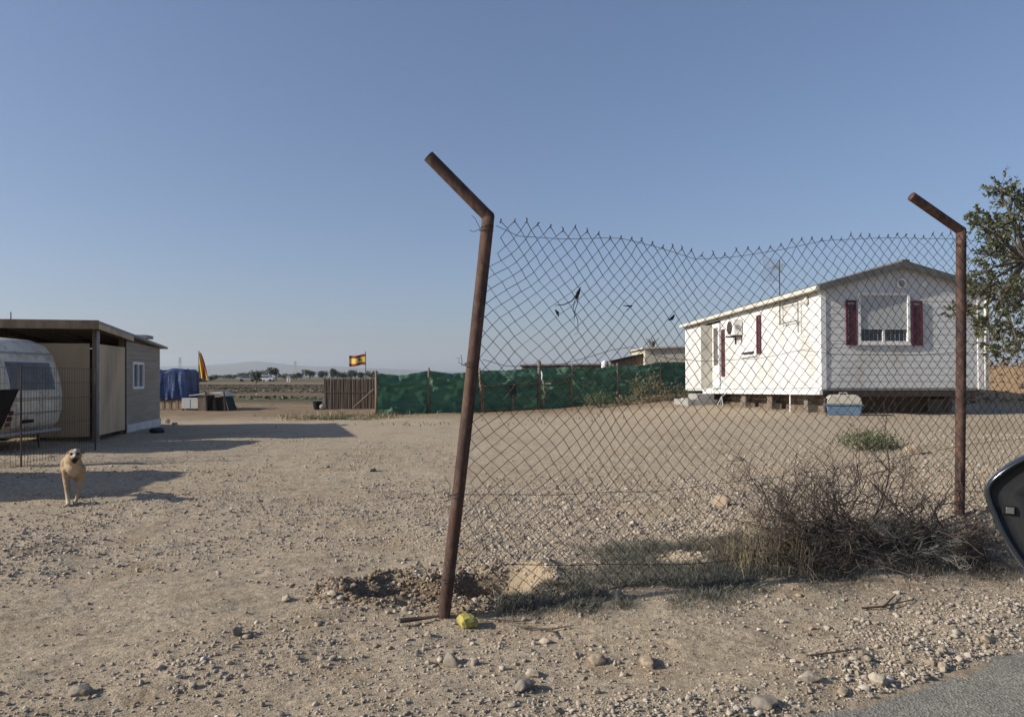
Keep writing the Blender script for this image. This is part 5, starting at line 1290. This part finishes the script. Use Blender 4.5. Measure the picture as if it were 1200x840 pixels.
# green bushes
def bush(px, py, d, wpx, hpx, label, m, seed, n=1500, ls=.05, name='green_bush', base=None, group=None, stems=True):
    rg = np.random.default_rng(seed); x = PX(px, d); z = T(x, d) if base is None else base
    t = thing(name, label, 'bush', (x, d, z), group=group); rx, hz = wpx / F * d / 2, hpx / F * d
    k = 9; cs = np.stack([rg.uniform(-.8, .8, k) * rx, rg.uniform(-.5, .5, k) * rx, rg.uniform(.25, .75, k) * hz], -1); cs[:, 2] *= (1 - .4 * (np.abs(cs[:, 0]) / rx))
    w = rg.integers(0, k, n); c = cs[w] + rg.normal(0, 1, (n, 3)) * np.array([rx * .24, rx * .24, hz * .2]); c[:, 2] = np.abs(c[:, 2]); dr = rg.normal(size=(n, 3)) + np.array([0, 0, .6])
    v, f = leafquads(c, dr, rg.uniform(.6, 1.3, n) * ls, rg.uniform(.3, .55, n) * ls, rg); npmesh('foliage', v, f, m, t)
    st_ = MB()
    for q in cs: st_.tube([(0, 0, -.03), (q[0] * .5, q[1] * .5, q[2] * .45), tuple(q)], [.012, .008, .004], 4)
    st_.build('stems', M['twig'], t, fix=False); return t
bush(1015, 528, 9.9, 74, 24, 'low green weed bush behind the mesh in front of the white home', M['olive'], 1, 2200, .035)
bush(760, 470, 27.3, 44, 36, 'tall dry yellowish bush against the green netting near the home', M['drybush'], 2, 1100, .07, 'dry_bush')
bush(704, 475, 26.6, 44, 20, 'low olive bush at the foot of the netting left of the dry bush', M['olive'], 3, 700, .07, 'low_bush')
bush(792, 470, 27.6, 34, 22, 'low dry bush between the netting and the corner of the home', M['drybush'], 4, 600, .07, 'dry_bush')
bush(735, 473, 26.8, 28, 12, 'small dry bush between the two bigger bushes at the netting', M['drybush'], 5, 400, .07, 'dry_bush')

print('TIME', ' far plain', time.time() - _t0)
# ------------------------------------------------------------------ far plain: trees, palms, cars, houses, pylons
def fartree(px, d, wpx, hpx, label, seed, name='tree', n=900):
    rg = np.random.default_rng(seed); x = PX(px, d); t = thing(name, label, 'tree', (x, d, 0), group='trees on the far horizon'); rx, hz = wpx / F * d / 2, hpx / F * d
    k = 8; cs = np.stack([rg.uniform(-.7, .7, k) * rx, rg.uniform(-.5, .5, k) * rx, rg.uniform(.45, .8, k) * hz], -1); w = rg.integers(0, k, n)
    c = cs[w] + rg.normal(0, 1, (n, 3)) * np.array([rx * .22, rx * .22, hz * .13]); c[:, 2] = np.clip(c[:, 2], .1 * hz, hz); dr = rg.normal(size=(n, 3)); s = d / F * 1.5
    v, f = leafquads(c, dr, rg.uniform(.6, 1.3, n) * s, rg.uniform(.5, .9, n) * s, rg); npmesh('crown', v, f, M['farleaf'], t)
    MB().tube([(0, 0, -.2), (0, 0, hz * .5)], [hz * .05, hz * .03], 6).build('trunk', M['bark'], t)
ft = [(300, 270, 28, 11.5, 'wide dark tree under the mountain peak left of the palms'), (285, 262, 16, 8, 'small dark tree at the left foot of the wide tree'), (348, 330, 12, 7, 'round low tree between the palms and the middle clump'), (363, 300, 16, 11, 'round dark tree alone right of the small white house'), (378, 320, 12, 10, 'narrow dark tree at the left end of the horizon thicket'), (389, 330, 12, 12, 'tallest tree of the horizon thicket'), (400, 340, 14, 9, 'mid height tree in the horizon thicket'), (412, 320, 13, 11, 'tree of the horizon thicket closest to the flying flag'), (422, 330, 12, 8, 'low tree just left of the flag pole on the horizon'), (335, 350, 22, 6, 'low flat tree right of the palms on the horizon'), (265, 360, 30, 5, 'low dark hedge-like tree right of the limp flag'), (228, 130, 20, 9.0, 'dark shrubby tree behind the limp flag'), (246, 200, 22, 6, 'low tree right of the limp flag pole'), (436, 300, 16, 10, 'dark tree behind the corner of the green netting')]
for i, (a, d, w, h, lab) in enumerate(ft): fartree(a, d, w, h, lab, 40 + i)
def palm(px, d, top, label, seed):
    q = random.Random(seed); x = PX(px, d); z = PZ(top, d); t = thing('palm_tree', label, 'palm tree', (x, d, 0), group='palms on the far horizon')
    MB().tube([(0, 0, 0), (.1, 0, z * .5), (0, 0, z)], [.35, .25, .22], 8).build('trunk', M['bark'], t); fr = MB()
    for i in range(46):
        a = q.uniform(0, 6.28); e = q.uniform(-.7, 1.3); l = 1.9; dv = Vector((math.cos(a) * math.cos(e), math.sin(a) * math.cos(e), math.sin(e))); s = dv.cross(Vector((0, 0, 1))).normalized() * .28
        p0 = Vector((0, 0, z)); p1 = p0 + dv * l * .6; p2 = p0 + dv * l + Vector((0, 0, -.45)); fr.add([p0, p1 + s, p2, p1 - s], [(0, 1, 2, 3)])
    fr.build('crown', M['farleaf'], t, fix=False)
palm(317, 240, 434.5, 'taller left palm of the pair on the far horizon', 1); palm(323, 236, 435.5, 'right palm of the pair on the far horizon', 2)
def farhouse(px, ytop, d, wpx, label):
    x = PX(px, d); w = wpx / F * d; z = PZ(ytop, d); t = thing('house', label, 'house', (x, d, 0)); B(-w / 2, w / 2, 0, w * .6, -.1, z).build('wall', M['trimw'], t)
    MB().prism([(-w / 2 - .2, z + .01), (w / 2 + .2, z + .01), (w / 2, z + .35), (-w / 2, z + .35)], -.2, w * .6 + .2).build('roof', M['conc'], t)
    B(-w * .1, w * .1, -.03, -.003, .1, z * .6).build('door', M['woodd'], t)
farhouse(309, 440.6, 210, 8, 'tiny white house low on the horizon beneath the palms'); farhouse(338, 441.5, 190, 4, 'smallest white building right of the palms')
def car(px, d, m, label, rot, ybase=None):
    x = PX(px, d); t = thing('parked_car', label, 'car', (x, d, 0), (0, 0, rot), group='cars parked far out in the fields')
    pr = [(-2.1, .35), (2.1, .35), (2.12, .75), (1.9, .88), (1.0, .95), (.5, 1.42), (-1.2, 1.45), (-1.9, .98), (-2.12, .85)]
    MB().prism(pr, -.82, .82).build('body', m, t, bevel=.06)
    MB().prism([(.92, .97), (.5, 1.36), (-1.15, 1.38), (-1.7, .99)], -.828, .828).build('side_glass', M['glass'], t)
    for a in (-1.3, 1.3):
        for b_ in (-.84, .66): MB().tube([(a, b_, .33), (a, b_ + .18, .33)], .33, 16).build('wheel', M['black'], t)
silver = mat('silver_paint', (.45, .46, .46), None, rough=.3, spec=.6)
car(290, 185, silver, 'pale car parked left of the lone bush in the far field', R(8)); car(313, 190, silver, 'pale car parked right of the lone bush in the far field', R(-10)); car(234, 180, M['trimw'], 'white car parked below the limp flag', R(5))
fartree(300, 135, 13, 13, 'lone bushy tree between the two parked cars in the far field', 90, n=1200)
def pylon(px, ytop, d, label):
    x = PX(px, d); z = PZ(ytop, d); t = MB(); w = z * .09
    for sx in (-1, 1):
        for sy in (-1, 1): t.tube([(sx * w, sy * w, 0), (sx * w * .15, sy * w * .15, z)], z * .006, 4)
    for k in range(7):
        a = k / 7; r_ = w * (1 - .85 * a); r2 = w * (1 - .85 * (a + 1 / 7)); t.tube([(-r_, -r_, z * a), (r2, -r2, z * (a + 1 / 7))], z * .004, 4); t.tube([(r_, -r_, z * a), (-r2, -r2, z * (a + 1 / 7))], z * .004, 4)
    for k in (.78, .88, .97): t.tube([(-w * 1.3, 0, z * k), (w * 1.3, 0, z * k)], z * .006, 4)
    o = t.build('pylon', M['grey']); o.location = (x, d, 0); tag(o, label, 'pylon', 'pylons on the horizon')
pylon(346, 423, 900, 'lattice pylon on the horizon right of the palms'); pylon(211, 419, 800, 'lattice pylon above the blue tarpaulin')
o = MB().tube([(0, 0, 0), (0, 0, PZ(427, 300))], .22, 6).build('utility_pole', M['woodd']); o.location = (PX(240, 300), 300, 0); tag(o, 'thin utility pole just right of the limp flag', 'pole')
# earth bank behind home gets a few stones
# TV aerial over the shed at the far left
t = thing('roof_aerial', 'thin television aerial rising above the shed roof at the left edge', 'aerial', (PX(5, 15.2), 15.4, 2.34))
MB().tube([(0, 0, 0), (0, 0, .30)], .012, 6).build('mast', M['darkmetal'], t)
ar = MB(); ar.tube([(-.3, 0, .12), (.35, 0, .06)], .008, 4)
for k in range(6): ar.tube([(-.25 + k * .1, -.12, .115 - k * .01), (-.25 + k * .1, .12, .115 - k * .01)], .005, 4)
ar.build('elements', M['darkmetal'], t)

# ------------------------------------------------------------------ haze
def haze():
    lo = (-4600, -40, -6.5); hi = (4600, 7600, 200)
    me = bpy.data.meshes.new('haze'); v = MB().box(lo[0], hi[0], lo[1], hi[1], lo[2], hi[2]); me.from_pydata(v.v, [], v.f)
    m = bpy.data.materials.new('haze_air'); m.use_nodes = True; nt = m.node_tree; nt.nodes.remove(nt.nodes['Principled BSDF'])
    pv = nt.nodes.new('ShaderNodeVolumePrincipled'); pv.inputs['Color'].default_value = (.82, .90, 1, 1); pv.inputs['Density'].default_value = HAZE; pv.inputs['Anisotropy'].default_value = .2
    nt.links.new(pv.outputs[0], nt.nodes['Material Output'].inputs['Volume']); me.materials.append(m)
    o = bpy.data.objects.new('haze', me); C.objects.link(o); tag(o, 'thin pale haze over the plain', 'haze', None, 'stuff')
HAZE = .00013
haze()

# ------------------------------------------------------------------ light, sky, camera
w = bpy.data.worlds.new('World'); scene.world = w; w.use_nodes = True; nt = w.node_tree
sky = nt.nodes.new('ShaderNodeTexSky'); sky.sky_type = 'NISHITA'; sky.sun_disc = False; sky.sun_elevation = SUN_EL
az = math.atan2(SUN_DIR.x, SUN_DIR.y); sky.sun_rotation = az % (2 * math.pi)
sky.altitude = 20; sky.air_density = 1.0; sky.dust_density = 1.3; sky.ozone_density = 5.0
gm = nt.nodes.new('ShaderNodeGamma'); gm.inputs['Gamma'].default_value = .78; nt.links.new(sky.outputs[0], gm.inputs['Color'])
tn = nt.nodes.new('ShaderNodeMix'); tn.data_type = 'RGBA'; tn.blend_type = 'MULTIPLY'; tn.inputs['Factor'].default_value = 1; tn.inputs['B'].default_value = (1.03, .97, 1.03, 1); nt.links.new(gm.outputs[0], tn.inputs['A'])
bg = nt.nodes['Background']; nt.links.new(tn.outputs['Result'], bg.inputs['Color']); bg.inputs['Strength'].default_value = .110
ld = bpy.data.lights.new('sun', 'SUN'); ld.energy = 4.0; ld.angle = R(.53); ld.color = (1, .93, .82); lo = bpy.data.objects.new('sun', ld); C.objects.link(lo)
lo.rotation_euler = SUN_DIR.to_track_quat('Z', 'Y').to_euler()
cd = bpy.data.cameras.new('camera'); co = bpy.data.objects.new('camera', cd); C.objects.link(co); co.location = (0, 0, H); co.rotation_euler = (R(90), 0, 0)
cd.sensor_fit = 'HORIZONTAL'; cd.sensor_width = 36; cd.lens = F / 1200 * 36; cd.shift_y = 21 / 1200; cd.clip_start = .05; cd.clip_end = 20000
scene.camera = co
scene.view_settings.view_transform = 'Standard'; scene.view_settings.look = 'None'; scene.view_settings.gamma = 1; scene.view_settings.exposure = .55
